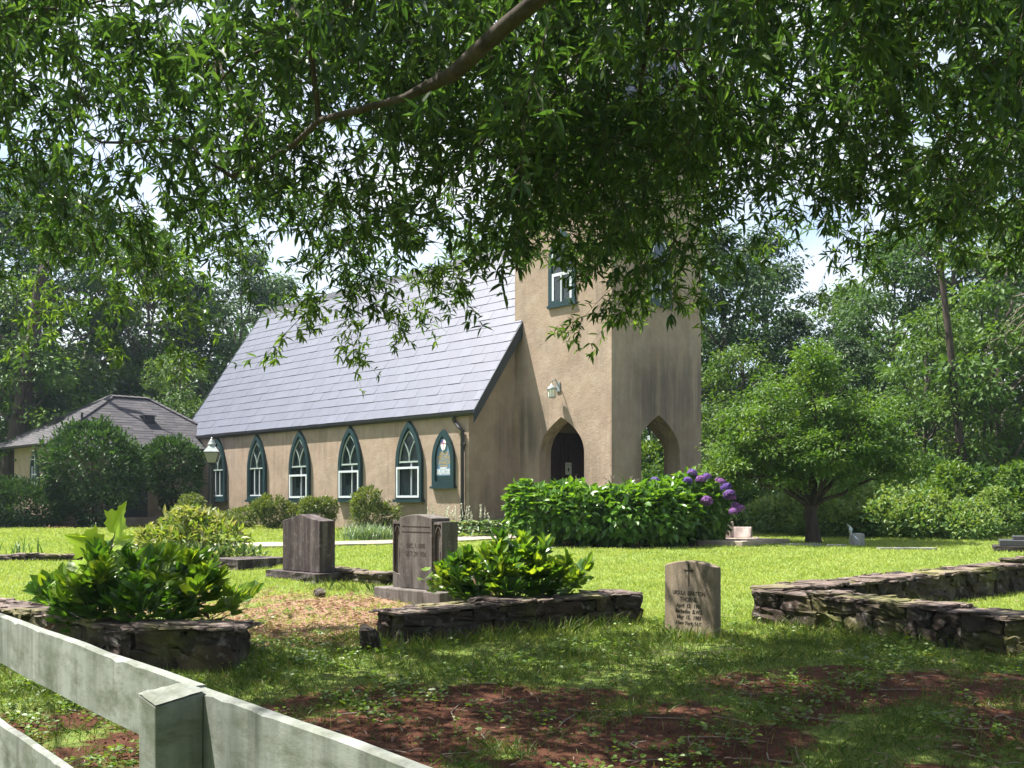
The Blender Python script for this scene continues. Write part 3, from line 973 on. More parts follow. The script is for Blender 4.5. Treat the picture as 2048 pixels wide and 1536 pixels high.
# ------------------------------------------------------------------ the annex behind the nave
AX = NX0 - 4.66; AY = NY0 + 13.0
Mw = Matrix.Translation(Vector((2.159, 23.0, CZ))) @ Matrix.Rotation(math.atan2(V.y, V.x), 4, 'Z')
ap = Mw @ Vector((AX, AY, 0))
annex = empty('parish_annex', ap, math.atan2(V.y, V.x))
tag(annex, 'low stucco annex with grey hipped shingle roof joined to the back of the chapel', 'building')
AW, AD, AE = 6.1, 3.0, 2.38
g = Geo()
g.box((0, 0, -.4), (AW, AD, AE))
g.build('wall', M['stucco'], annex)
o_ = .38
rx0, rx1, ry0, ry1 = -o_, AW + .1, -o_, 3.95
rz0, rz1 = AE + .02, AE + 1.72
ra = (2.5, 1.78); rb = (3.75, 1.78)
g = Geo()
def plane(p0, p1, q1, q0, row=.14, wid=.33):
    p0, p1, q0, q1 = (np.array(p, float) for p in (p0, p1, q0, q1))
    al = p1 - p0; ln = np.linalg.norm(al); al /= ln
    w0 = q0 - p0
    upv = w0 - al * (w0 @ al); h = np.linalg.norm(upv); upv /= h
    nn = np.cross(al, upv)
    li = (w0 @ al) / h
    ri = ((p1 - q1) @ al) / h
    slates(g, p0, al, upv, ln, h, row, wid, nn, .008, lambda t: t*li, lambda t: t*ri, 'free', .008, .003)
c00, c10, c11, c01 = (rx0, ry0, rz0), (rx1, ry0, rz0), (rx1, ry1, rz0), (rx0, ry1, rz0)
A_, B_ = (*ra, rz1), (*rb, rz1)
plane(c00, c10, B_, A_)
plane(c10, c11, B_, B_)
plane(c11, c01, A_, B_)
plane(c01, c00, A_, A_)
dn = .03
g.add([(*c[:2], c[2] - dn) for c in (c00, c10, c11, c01)] + [(*ra, rz1 - dn), (*rb, rz1 - dn)], [[0, 1, 5, 4], [1, 2, 5], [2, 3, 4, 5], [3, 0, 4], [3, 2, 1, 0]], 0, .4)
# hip caps
for a, b in ((c00, A_), (c10, B_), (c11, B_), (c01, A_), (A_, B_)):
    a = np.array(a); b = np.array(b); L_ = np.linalg.norm(b - a); nseg = int(L_ / .2)
    sd = np.cross(b - a, (0, 0, 1)); sd /= np.linalg.norm(sd)
    for q in range(nseg):
        s0 = a + (b - a) * q / nseg; s1 = a + (b - a) * (q + 1.15) / nseg
        g.add([s0 + (0, 0, .034), s1 + (0, 0, .022), s1 + sd*.13 - (0, 0, .03), s0 + sd*.13 - (0, 0, .018), s1 - sd*.13 - (0, 0, .03), s0 - sd*.13 - (0, 0, .018)], [[0, 3, 2, 1], [0, 1, 4, 5]], 0, rng.uniform(.4, 1))
aroof = g.build('roof', M['shingle'], annex)
g = Geo()
g.box((rx0, ry0 - .1, rz0 - .13), (rx1, ry0, rz0 - .01))
g.tube([(rx0 + .2, ry0 - .05, rz0 - .1), (rx0 + .2, ry0 - .05, rz0 - .25), (.08, -.05, rz0 - .45), (.08, -.05, .1)], .04, 8)
g.build('gutter', M['gutter'], annex)
# roof vents and pipe
def roofz(x, y):  # front slope
    return rz0 + (y - ry0) / (ra[1] - ry0) * (rz1 - rz0)
for vx, vy in ((3.25, .75),):
    g = Geo(); z = roofz(vx, vy)
    g.box((vx - .16, vy - .16, z - .1), (vx + .16, vy + .12, z + .13)); g.box((vx - .2, vy - .2, z + .13), (vx + .2, vy + .16, z + .16))
    g.build('roof_vent', M['gutter'], annex)
vx, vy = .95, 2.0
z = rz0 + (vx - rx0) / (ra[0] - rx0) * (rz1 - rz0)
g = Geo(); g.box((vx - .14, vy - .16, z - .1), (vx + .14, vy + .16, z + .13)); g.box((vx - .18, vy - .2, z + .13), (vx + .18, vy + .2, z + .16)); g.build('roof_vent', M['gutter'], annex)
g = Geo(); z = roofz(1.05, .35); g.lathe([(.07, -.1), (.07, .06), (.035, .09), (.035, .42), (0, .42)], (1.05, .35, z), 10); g.build('vent_pipe', M['iron'], annex)
# side window and front door
afs = lambda s, z, o: (-o, -s, z)
wo_ = gothic(-1.15, .66, .95, 1.62, 2.28); wi_ = inset(wo_, .09)
g = Geo(); g.ring(wo_, wi_, afs, 0, .06); f = fix_normals(g.build('window', M['green'], annex))
g = Geo(); g.add([afs(a, b, .012) for a, b in wi_], [list(range(len(wi_)))]); fix_normals(g.build('glass', M['glass'], f))
g = Geo(); bar(g, [(-1.15, 1.04), (-1.15, 2.1)], .035, afs, .014, .04); bar(g, [(-1.39, 1.55), (-.91, 1.55)], .04, afs, .014, .045)
bar(g, [(-1.36, 1.04), (-1.36, 1.8)], .04, afs, .014, .04); bar(g, [(-.94, 1.04), (-.94, 1.8)], .04, afs, .014, .04); bar(g, [(-1.39, 1.06), (-.91, 1.06)], .05, afs, .014, .045)
fix_normals(g.build('sash', M['white'], f))
aff = lambda s, z, o: (s, -o, z)
g = Geo(); g.prism([(1.75, .1), (2.9, .1), (2.9, 2.2), (1.75, 2.2)], aff, 0, .03)
for z0, z1 in ((.3, 1.0), (1.1, 2.0)):
    for x0, x1 in ((1.9, 2.28), (2.37, 2.75)):
        b0 = [(x0, z0), (x0, z1), (x1, z1), (x1, z0)]
        g.ring(b0, inset(b0, .04), aff, .031, .05)
dd = fix_normals(g.build('door', M['greendoor'], annex))
g = Geo(); g.lathe([(0, -.03), (.025, -.02), (.03, 0), (.025, .02), (0, .03)], (2.8, -.07, 1.05), 8); g.build('door_knob', M['lampmetal'], dd)
# stone steps at its door
sp = Mw @ Vector((AX + 2.6, AY, 0))
st = empty('stone_steps', (sp.x, sp.y, float(zg(sp.x, sp.y))), math.atan2(V.y, V.x))
tag(st, 'low worn stone steps below the dark green annex door', 'steps')
g = Geo(); g.box((-1.0, -.75, -.2), (1.3, -.04, .10)); g.build('lower_step', M['stepstone'], st)
g = Geo(); g.box((-.95, -.40, .101), (1.2, -.045, .23)); g.build('upper_step', M['stepstone'], st)

# ------------------------------------------------------------------ lamp post
lp = at(424, 27.0)
lamp = empty('lamp_post', lp, R(12))
tag(lamp, 'black garden lamp post with tapered four-sided lantern before the nave windows', 'lamp')
g = Geo(); g.lathe([(.11, -.1), (.11, .08), (.075, .12), (.06, .2), (.05, 1.2), (.047, 1.62), (.06, 1.63), (.06, 1.68), (.04, 1.69)], (0, 0, 0), 12)
g.build('pole', M['iron'], lamp, smooth=False)
g = Geo()
hb, ht, z0, z1 = .10, .19, 1.70, 1.97
for sx in (-1, 1):
    for sy in (-1, 1):
        g.tube([(sx*hb, sy*hb, z0), (sx*ht, sy*ht, z1)], .011, 5)
for h, z in ((hb, z0), (ht, z1)):
    for k_ in range(4):
        c = [(-1, -1), (1, -1), (1, 1), (-1, 1)]
        a, b = c[k_], c[(k_ + 1) % 4]
        g.tube([(a[0]*h, a[1]*h, z), (b[0]*h, b[1]*h, z)], .013, 5)
g.add([(-hb, -hb, z0), (hb, -hb, z0), (hb, hb, z0), (-hb, hb, z0)], [[3, 2, 1, 0]])
lan = g.build('lantern', M['iron'], lamp)
g = Geo()
for k_ in range(4):
    c = [(-1, -1), (1, -1), (1, 1), (-1, 1)]
    a, b = c[k_], c[(k_ + 1) % 4]
    g.add([(a[0]*hb, a[1]*hb, z0), (b[0]*hb, b[1]*hb, z0), (b[0]*ht, b[1]*ht, z1), (a[0]*ht, a[1]*ht, z1)], [[0, 1, 2, 3]])
g.build('pane', M['lpane'], lan)
g = Geo()
g.lathe([(.195*1.414, 1.97), (.19*1.414, 1.99), (.085*1.414, 2.13), (.07*1.414, 2.17)], (0, 0, 0), 4, 0, math.pi/4)
g.lathe([(.10, 2.15), (.10, 2.19), (.085, 2.21), (.045, 2.29), (.02, 2.31), (.03, 2.335), (.0, 2.36)], (0, 0, 0), 12)
g.build('lantern_roof', M['lampmetal'], lamp)
# ------------------------------------------------------------------ gravestones
CHR = math.atan2(V.y, V.x)                          # local x = V, local y = U


def stone_block(g, outline, t0, t1, mat=0, jag=.0):
    """outline in (s along U, z); thickness along V from t0 to t1"""
    g.prism(outline, lambda a, b, o: (o, a, b), t0, t1, mat, .5)


def bevelled(o, w=.012, seg=2):
    b = o.modifiers.new('edge_wear', 'BEVEL'); b.width = w; b.segments = seg; b.limit_method = 'ANGLE'; b.angle_limit = R(35)
    return o


def rock_face(o, amt, seed):
    """roughen a rock-faced block"""
    import bmesh
    bm = bmesh.new(); bm.from_mesh(o.data)
    bmesh.ops.subdivide_edges(bm, edges=bm.edges, cuts=5, use_grid_fill=True)
    r2 = random.Random(seed)
    zt = max(v.co.z for v in bm.verts)
    for v in bm.verts:
        k_ = .15 if v.co.z > zt - .003 else 1
        v.co += Vector((r2.uniform(-1, 1), r2.uniform(-1, 1), r2.uniform(-.6, .2) * k_)) * amt * k_
    bm.to_mesh(o.data); bm.free()
    return o


def arc_top(w, h, rise, n=12, x0=0.0):
    return [(x0, 0), (x0, h)] + [(x0 + w * t, h + rise * (1 - (2*t - 1) ** 2)) for t in np.linspace(0, 1, n)[1:-1]] + [(x0 + w, h), (x0 + w, 0)]


# tall stained stone on a rough plinth: corner nearest the viewer at the local origin
p = gp(624, 1167)
h1 = empty('headstone', p, CHR)
tag(h1, 'dark streaked granite headstone with low pointed top on a rough plinth', 'headstone')
g = Geo(); g.box((-.02, -.10, -.15), (.50, 1.12, .12)); rock_face(fix_normals(g.build('plinth', M['grave_dark'], h1)), .014, 1)
g = Geo(); stone_block(g, [(0, .121), (0, .80), (.09, .815), (.30, .845), (.455, .885), (.50, .885), (.65, .845), (.83, .815), (.915, .80), (.915, .121)], .12, .36)
bevelled(fix_normals(g.build('slab', M['grave_dark'], h1)))

# carved stone with winged sides
p = gp(872, 1213)
h2 = empty('headstone', p, CHR)
tag(h2, 'carved granite headstone with gothic side panels and dates, half behind the peony', 'headstone')
g = Geo(); g.box((-.06, -.14, -.15), (.46, 1.06, .16)); bevelled(fix_normals(g.build('plinth', M['grave_mid'], h2)))
g = Geo()
stone_block(g, [(.155, .161), (.155, .955), (.34, .985), (.46, .995), (.58, .985), (.735, .955), (.735, .161)], .07, .33)
bevelled(fix_normals(g.build('slab', M['grave_mid'], h2)), .008)
fh2 = lambda a, b, o: (.07 - o, -a, b)
for x0, x1, nm in ((.0, .153, 'a'), (.737, .89, 'b')):
    g = Geo()
    cx_ = (x0 + x1) / 2
    stone_block(g, [(x0, .161), (x0, .915), (x1, .915), (x1, .161)], .115, .31)
    fh3 = lambda a, b, o: (.115 - o, a, b)
    # raised frame of a pointed panel with cusps
    out = [(x0, .40), (x0, .915), (x1, .915), (x1, .40)]
    g.prism([(x0, .34), (x0 + .018, .34), (x0 + .018, .905), (x0, .915)], fh3, 0, .03)
    g.prism([(x1 - .018, .34), (x1, .34), (x1, .915), (x1 - .018, .905)], fh3, 0, .03)
    g.prism([(x0 + .018, .885), (x1 - .018, .885), (x1 - .018, .912), (x0 + .018, .912)], fh3, 0, .03)
    arc = gothic(cx_, .115, .4, .74, .875, 7, base=False)
    bar(g, [(arc[0][0], .36)] + arc + [(arc[-1][0], .36)], .012, fh3, 0, .022)
    bar(g, [(cx_ - .05, .70), (cx_ - .02, .56), (cx_ - .035, .36)], .01, fh3, 0, .014)
    g.prism([(x0, .161), (x1, .161), (x1, .33), (x0, .30)], fh3, 0, .026)
    fix_normals(g.build('side_wing', M['grave_mid'], h2))
g = Geo()
for body, size, z in (('DEC. 1. 1890', .075, .62), ('OCT. 29. 1926', .075, .53)):
    g = Geo(); text_geo(g, body, size, lambda a, b, o: (.07 - o, -a + .445, b), 0, z, .001, .0022, 0, 0, .82, .001); g.build('lettering', M['engraved2'], h2)
for zz_ in (.80, .86):
    g = Geo(); bar(g, [(.19, zz_), (.70, zz_)], .007, lambda a, b, o: (.07 - o, a, b), .0, .003); fix_normals(g.build('carved_line', M['engraved2'], h2))

# small brown stone behind the peony
p = gp(975, 1200)
h3 = empty('headstone', p, CHR)
tag(h3, 'small plain brown headstone hidden among the peony leaves', 'headstone')
g = Geo(); stone_block(g, arc_top(.30, .34, .03), 0, .1); bevelled(fix_normals(g.build('slab', M['grave_brown'], h3)), .015)

# the lettered stone at the edge of the shade
p = gp(1428, 1276)
h4 = empty('headstone', p, CHR - R(2))
tag(h4, 'tan round-topped headstone lettered URSULA DRAYTON THORNE below a cross', 'headstone')
g = Geo(); stone_block(g, [(0, -.15)] + arc_top(.575, .635, .048, 16)[1:-1] + [(.575, -.15)], 0, .10)
bevelled(fix_normals(g.build('slab', M['grave_tan'], h4)), .010)
f4 = lambda a, b, o: (-o, .2875 - a, b)
g = Geo()
for body, size, z, sh_, ws in (('URSULA  DRAYTON', .052, .372, 0, .80), ('THORNE,', .056, .312, 0, .85), ('April  12,  1901', .050, .258, .18, .92), ('Barbados  B.W.I.', .050, .206, .12, .92),
                            ('May  15,  1985', .050, .153, .18, .95), ('New York, N.Y.', .048, .100, .12, .95)):
    g = Geo(); text_geo(g, body, size, f4, 0.0, z, .0, .0015, sh_, 0, ws, .0016); g.build('lettering', M['engraved'], h4)
g = Geo()
g.prism([(-.007, .45), (.007, .45), (.007, .655), (-.007, .655)], f4, 0, .0016)
g.prism([(-.052, .582), (-.0075, .588), (-.0075, .600), (-.052, .606)], f4, 0, .0016)
g.prism([(.0075, .588), (.052, .582), (.052, .606), (.0075, .600)], f4, 0, .0016)
fix_normals(g.build('carved_cross', M['engraved'], h4))

# ledger and footstone
p = gp(447, 1140)
o = empty('grave_ledger', p, CHR + R(8)); tag(o, 'flat mossy grey ledger slab lying in the grass left of the streaked headstone', 'grave slab')
g = Geo(); g.box((0, -.35, -.1), (.95, .42, .15)); rock_face(fix_normals(g.build('slab', M['grave_dark'], o)), .010, 4)
p = gp(412, 1138)
o = empty('footstone', p, CHR + R(14)); tag(o, 'low reddish footstone at the left end of the flat ledger', 'footstone')
g = Geo(); g.box((0, -.1, -.1), (.32, .22, .11)); rock_face(fix_normals(g.build('block', M['grave_brown'], o)), .012, 5)

# stones at the far edge of the lawn
p = gp(1464, 1081)
o = empty('headstone', p, CHR + R(20)); tag(o, 'upright pinkish headstone with slanted shoulder just right of the purple hydrangea', 'headstone')
g = Geo(); g.box((-.12, -.1, -.1), (.34, .5, .05)); fix_normals(g.build('base', M['grave_pink'], o))
g = Geo(); stone_block(g, [(.02, .051), (.02, .37), (.30, .40), (.36, .34), (.38, .051)], 0, .2); bevelled(fix_normals(g.build('slab', M['grave_pink'], o)))
p = gp(1502, 1079)
o = empty('slant_marker', p, CHR + R(28)); tag(o, 'pinkish slant-faced grave marker on a flat base left of the small tree', 'grave marker')
g = Geo(); g.box((-.16, -.12, -.1), (.40, .56, .035)); fix_normals(g.build('base', M['grave_pink'], o))
g = Geo()
sl_ = [(-.08, .036), (.02, .25), (.16, .25), (.24, .036)]
g.prism(sl_, lambda a, b, q: (a, q, b), 0, .44); bevelled(fix_normals(g.build('slant_block', M['grave_pink'], o)))
p = gp(1726, 1093)
o = empty('headstone', p, CHR + R(15)); tag(o, 'small grey upright headstone right of the tree trunk, before the brush', 'headstone')
g = Geo(); stone_block(g, arc_top(.26, .23, .02, x0=0), 0, .11); bevelled(fix_normals(g.build('slab', M['grave_grey'], o)))
p = gp(1708, 1094)
o = empty('memorial_flag', p, R(10)); tag(o, 'faded little flag drooping from a leaning stick by the grey headstone', 'flag')
g = Geo(); g.tube([(0, 0, 0), (-.06, .02, .2), (-.14, .03, .44)], .005, 5); g.build('stick', M['deadwood'], o)
g = Geo()
fl = [(-.15 + .04*math.sin(q*1.7) + .16*q/5, .03 + .02*math.sin(q*2.3), .43 - .055*q) for q in range(6)]
v_ = [c for q in fl for c in (q, (q[0] + .07, q[1] + .012, q[2] - .03))]
g.add(v_, [[2*q, 2*q+1, 2*q+3, 2*q+2] for q in range(5)]); g.build('cloth', plain('faded_flag_cloth', (.40, .46, .52), .8, .2, 0, .35, 9), o)
p = gp(2010, 1101)
o = empty('raised_ledger', p, CHR + R(24)); tag(o, 'dark polished two-tier ledger slab on a rough stone base at far right', 'grave slab')
g = Geo(); g.box((-.2, -1.5, -.15), (.8, .2, .09)); rock_face(fix_normals(g.build('stone_base', M['rubble'], o)), .015, 8)
g = Geo(); g.box((-.08, -1.4, .091), (.66, .10, .20)); bevelled(g.build('lower_slab', M['polished'], o))
g = Geo(); g.box((.06, -1.1, .201), (.5, -.12, .27)); bevelled(g.build('upper_slab', M['polished'], o))
for (px, py, w_, d_), lab in (((1600, 1090, .75, .35), 'flush pale grave slab left of the small tree trunk'), ((1672, 1093, .35, .22), 'flush pale grave slab right of the small tree trunk'),
                              ((1812, 1099, 1.0, .25), 'long flush pale grave slab under the yellow-green brush')):
    p = gp(px, py); o = empty('flush_slab', p, R(-4)); tag(o, lab, 'grave slab', 'flush slabs under the far brush')
    g = Geo(); g.box((-w_/2, -d_/2, -.08), (w_/2, d_/2, .035)); rock_face(g.build('slab', M['grave_grey'], o), .007, int(px))
p = gp(1432, 1089)
o = empty('stone_landing', p, CHR + R(4)); tag(o, 'low dark stone landing beside the tower at the hydrangea', 'landing')
g = Geo(); g.box((-.3, -.75, -.2), (1.5, .3, .085)); bevelled(g.build('slab', M['stepstone'], o), .015)

# ------------------------------------------------------------------ dry stone walls
def cube_grid(n=4):
    """vertices and quads of a cube surface grid"""
    idx = {}; V_ = []; F_ = []
    def vid(a, b, c):
        q = (a, b, c)
        if q not in idx:
            idx[q] = len(V_); V_.append((a/n - .5, b/n - .5, c/n - .5))
        return idx[q]
    for a in range(n):
        for b in range(n):
            for fx in (0, n):
                q = [vid(fx, a, b), vid(fx, a+1, b), vid(fx, a+1, b+1), vid(fx, a, b+1)]; F_.append(q if fx else q[::-1])
                q = [vid(a, fx, b), vid(a, fx, b+1), vid(a+1, fx, b+1), vid(a+1, fx, b)]; F_.append(q if fx else q[::-1])
                q = [vid(a, b, fx), vid(a+1, b, fx), vid(a+1, b+1, fx), vid(a, b+1, fx)]; F_.append(q if fx else q[::-1])
    return np.array(V_), np.array(F_)


CGV, CGF = cube_grid(4)


def rough_stone(g, c, size, rz=0.0, tilt=0.0, rnd_=.10, noise=.035, round_=.5, mat=0):
    p = CGV.copy() * 2
    nrm = (np.abs(p) ** 7).sum(1) ** (1/7)
    p = p * (1 - round_ * (1 - 1 / np.maximum(nrm, 1e-6)))[:, None] / 2
    cr_ = rng.uniform(-rnd_, rnd_, (2, 2, 2, 3))
    t = np.clip(CGV + .5, 0, 1)
    off = 0
    for a in (0, 1):
        for b in (0, 1):
            for c_ in (0, 1):
                w = (t[:, 0] if a else 1 - t[:, 0]) * (t[:, 1] if b else 1 - t[:, 1]) * (t[:, 2] if c_ else 1 - t[:, 2])
                off = off + w[:, None] * cr_[a, b, c_]
    p = p + off
    s = np.array(size)
    p = p * s + rng.normal(size=p.shape) * noise * min(size)
    ca, sa = math.cos(tilt), math.sin(tilt)
    p = np.stack([p[:, 0]*ca - p[:, 2]*sa, p[:, 1], p[:, 0]*sa + p[:, 2]*ca], 1)
    ca, sa = math.cos(rz), math.sin(rz)
    p = np.stack([p[:, 0]*ca - p[:, 1]*sa, p[:, 0]*sa + p[:, 1]*ca, p[:, 2]], 1) + np.array(c)
    g.add(p, CGF, mat, rng.random())


def stone_wall(label, pts, width, height, group=None, cap=True, courses=3, seedcap=.5, slab=(.20, .46)):
    pts = [Vector((a, b, 0)) for a, b in pts]
    o = pts[0]
    root = empty('stone_wall', (o.x, o.y, float(zg(o.x, o.y))))
    tag(root, label, 'wall', group)
    gr, gc = Geo(), Geo()
    z00 = root.location.z
    hs_ = np.array([1.15, 1.0, .85, .8][:courses]); hs_ = hs_ / hs_.sum() * height
    for a, b in zip(pts[:-1], pts[1:]):
        L_ = (b - a).length; d = (b - a) / L_; ang = math.atan2(d.y, d.x); nn = Vector((-d.y, d.x, 0))
        # mortar core
        steps = max(1, int(L_ / .5))
        for q in range(steps):
            m = a + d * (L_ * (q + .5) / steps)
            z = float(zg(m.x, m.y)) - z00
            w2 = width/2 - .035
            Mx = Matrix.Translation(m - o + Vector((0, 0, z))) @ Matrix.Rotation(ang, 4, 'Z')
            gr.box((-L_/steps/2 - .01, -w2, -.1), (L_/steps/2 + .01, w2, height - .03 + rng.uniform(-.01, .01)), 1, None, Mx)
        zc = -.04
        for ci in range(courses):
            hh = hs_[ci] + (.04 if ci == 0 else 0)
            for side in (-1, 1):
                s = -rng.uniform(0, .15)
                while s < L_:
                    ln = rng.uniform(.10, .38) * (1.1 if ci == 0 else 1)
                    ce = min(max(s + ln/2, ln*.35), L_ - ln*.3)
                    wv = width/2 * rng.uniform(.85, 1.05)
                    m = a + d * ce + nn * side * (width/2 - wv/2 + rng.uniform(-.012, .022))
                    z = float(zg(m.x, m.y)) - z00
                    h_ = hh * rng.uniform(.75, 1.25)
                    rough_stone(gr, (m.x - o.x, m.y - o.y, z + zc + hh/2 + rng.uniform(-.01, .01)), (ln * 1.0, wv, h_), ang + rng.uniform(-.06, .06), rng.uniform(-.05, .05), .15, .055, .5)
                    s += ln * .98
            zc += hh
        if cap:
            s = -.06
            while s < L_ + .02:
                ln = rng.uniform(*slab)
                ce = min(s + ln/2, L_ - ln*.3)
                m = a + d * ce
                z = float(zg(m.x, m.y)) - z00
                tk = rng.uniform(.016, .034)
                lay = 1 + (rng.random() < seedcap)
                zz = z + height
                for q in range(lay):
                    rough_stone(gc, (m.x - o.x + nn.x*rng.uniform(-.03, .03), m.y - o.y + nn.y*rng.uniform(-.03, .03), zz + tk/2 - .008), (ln * 1.06, width * rng.uniform(.84, 1.0), tk), ang + rng.uniform(-.05, .05), rng.uniform(-.035, .035), .06, .10, .25)
                    zz += tk * .8
                    # broken flakes along the edge
                    for _ in range(6):
                        sd = rng.choice([-1, 1]); fl_ = m + d*rng.uniform(-ln/2, ln/2) + nn*sd*width*rng.uniform(.28, .47)
                        rough_stone(gc, (fl_.x - o.x, fl_.y - o.y, zz - tk*rng.uniform(.1, .9)), (rng.uniform(.08, .25), rng.uniform(.05, .13), rng.uniform(.012, .026)), ang + rng.uniform(-.4, .4), rng.uniform(-.06, .06), .14, .12, .25)
                s += ln
    gr.build('rubble', [M['rubble'], M['mortar']], root)
    if cap: gc.build('capstones', M['cap'], root)
    return root


a_ = gp(522, 1346); b_ = gp(262, 1345)
stone_wall('short dark stone wall with slate caps between the white fence and the near peony', [(a_.x - .22, a_.y + .22), (-2.75, 8.1), (-3.4, 8.55), (-4.7, 9.5), (-7.5, 11.2)], .42, .29, None, True, 2, .6)
a_ = gp(772, 1292); b_ = gp(1262, 1246)
stone_wall('low dark stone wall with rough slate caps in front of the middle peony', [(a_.x + .05, a_.y + .2), ((a_.x + b_.x)/2 + .02, (a_.y + b_.y)/2 + .28), (b_.x - .02, b_.y + .2)], .42, .26, None, True, 2, .5)
a_ = gp(1522, 1246); b_ = gp(2024, 1186); c_ = gp(2048, 1312)
ux = Vector((b_.x - a_.x, b_.y - a_.y, 0)).normalized()
stone_wall('mossy L-shaped rubble wall of an empty plot on the right', [(c_.x + 1.5, c_.y - .75 + .22), (c_.x, c_.y + .22), ((c_.x + a_.x)/2 + .04, (c_.y + a_.y)/2 + .28), (a_.x + .16, a_.y + .24), (a_.x + 1.3, a_.y + 1.0), (b_.x + .08, b_.y + .27)], .44, .29, None, True, 2, .45)
a_ = gp(2030, 1152)
stone_wall('end of another rubble wall at the right edge of the lawn', [(a_.x + .05, a_.y + .2), (a_.x + 2.2, a_.y + .6)], .42, .20, None, True, 2)
a_ = gp(-60, 1121); b_ = gp(335, 1119)
stone_wall('thin low stone edging across the grass at far left', [(a_.x, a_.y), (b_.x, b_.y - .1)], .28, .07, None, True, 1, .2)
a_ = gp(640, 1158); b_ = gp(775, 1170)
stone_wall('low crumbling stone edging between the two tall headstones', [(a_.x - .3, a_.y + .5), (b_.x, b_.y)], .3, .13, None, True, 2, .3)
# loose stones
for (px, py, sz), lab in (((738, 1303, (.16, .14, .22)), 'loose reddish stone leaning by the left end of the middle wall'), ((640, 1194, (.13, .1, .09)), 'loose stone lying before the streaked headstone'),
                          ((385, 1128, (.5, .35, .14)), 'rounded brown rock under the yellowing shrub')):
    p = gp(px, py); o = empty('loose_stone', p, rng.uniform(0, 3)); tag(o, lab, 'stone', 'loose stones')
    g = Geo(); rough_stone(g, (0, 0, sz[2]*.4), sz, 0, .2, .14, .06, .7); g.build('rock', M['rubble'], o)

# ------------------------------------------------------------------ white board fence in the foreground
FD = Vector((-.617, .787, 0)).normalized(); FN = Vector((FD.y, -FD.x, 0))
fo = Vector((-.638, 1.90, 0))
fr = empty('board_fence', (fo.x, fo.y, float(zg(fo.x, fo.y))), math.atan2(FD.y, FD.x) - math.pi/2)   # local y = along the fence, local x = away from the viewer
tag(fr, 'weathered white board fence with square post across the lower left corner', 'fence')
z0f = fr.location.z
zt = EYE - .350 - z0f


def wavy_board(g, y0, y1, zb, ztp, x0, x1, seed):
    n = 60
    r2 = np.random.default_rng(seed)
    ys_ = np.linspace(y0, y1, n)
    w1 = np.interp(ys_, np.linspace(y0, y1, 14), r2.normal(size=14) * .0014); w2 = np.interp(ys_, np.linspace(y0, y1, 14), r2.normal(size=14) * .003)
    ch = np.where(r2.random(n) < .10, -r2.uniform(.002, .007, n), 0)
    prof = [(x0, zb), (x0, ztp - .004), (x0 + .004, ztp), (x1 - .003, ztp), (x1, ztp - .004), (x1, zb)]
    V_ = []
    for i_, y_ in enumerate(ys_):
        for (a, b) in prof:
            top = b > (zb + ztp) / 2
            V_.append((a + (w1[i_] * .6), y_, b + (w1[i_] + ch[i_] * (a < x0 + .01) if top else w2[i_])))
    k_ = len(prof)
    F_ = [[i_*k_ + q, i_*k_ + (q+1) % k_, (i_+1)*k_ + (q+1) % k_, (i_+1)*k_ + q] for i_ in range(n-1) for q in range(k_)]
    F_ += [list(range(k_)), list(range((n-1)*k_, n*k_))[::-1]]
    g.add(V_, F_)


for (ya, yb), (zb, zz), sd in (((.0445, 2.47), (zt - .143, zt + .002), 1), ((-2.4, .0415), (zt - .145, zt - .001), 2), ((2.473, 4.9), (zt - .144, zt), 3),
                               ((.0445, 2.47), (zt - .47, zt - .322), 4), ((-2.4, .0415), (zt - .47, zt - .325), 5), ((2.473, 4.9), (zt - .47, zt - .322), 6)):
    g = Geo(); wavy_board(g, ya, yb, zb, zz, .0895, .1125, sd)
    fix_normals(g.build('rail_board', M['fence'], fr))
for yp in (-2.40, 0.0, 2.43):
    g = Geo()
    w = .089
    tops = [(0, yp, zt - .020), (w, yp, zt - .003), (w, yp + w, zt + .002), (0, yp + w, zt - .010)]
    n_ = 8
    V_ = []
    for q in range(n_ + 1):
        t = q / n_
        for k_, (a, b, c) in enumerate(tops):
            V_.append((a + rng.normal() * .0006, b + rng.normal() * .0006, -.25 + (c + .25) * t))
    F_ = [[i_*4 + q, i_*4 + (q+1) % 4, (i_+1)*4 + (q+1) % 4, (i_+1)*4 + q] for i_ in range(n_) for q in range(4)]
    F_ += [[n_*4, n_*4+1, n_*4+2, n_*4+3], [3, 2, 1, 0]]
    g.add(V_, F_)
    o = fix_normals(g.build('post', M['fence'], fr))
    bevelled(o, .003, 2)
    # split, rough top of the post
    g = Geo()
    nx = 10
    P_ = []
    for i_ in range(nx + 1):
        for j_ in range(nx + 1):
            a, b = i_/nx, j_/nx
            zz = (1-a)*(1-b)*tops[0][2] + a*(1-b)*tops[1][2] + a*b*tops[2][2] + (1-a)*b*tops[3][2]
            P_.append((a*(w+.002) - .001, yp - .001 + b*(w+.002), zz + .003 + rng.uniform(-.0008, .0008) + .0006*math.sin(a*40)))
    F_ = [[i_*(nx+1)+j_, (i_+1)*(nx+1)+j_, (i_+1)*(nx+1)+j_+1, i_*(nx+1)+j_+1] for i_ in range(nx) for j_ in range(nx)]
    g.add(P_, F_)
    g.build('post_top', M['fence'], o)
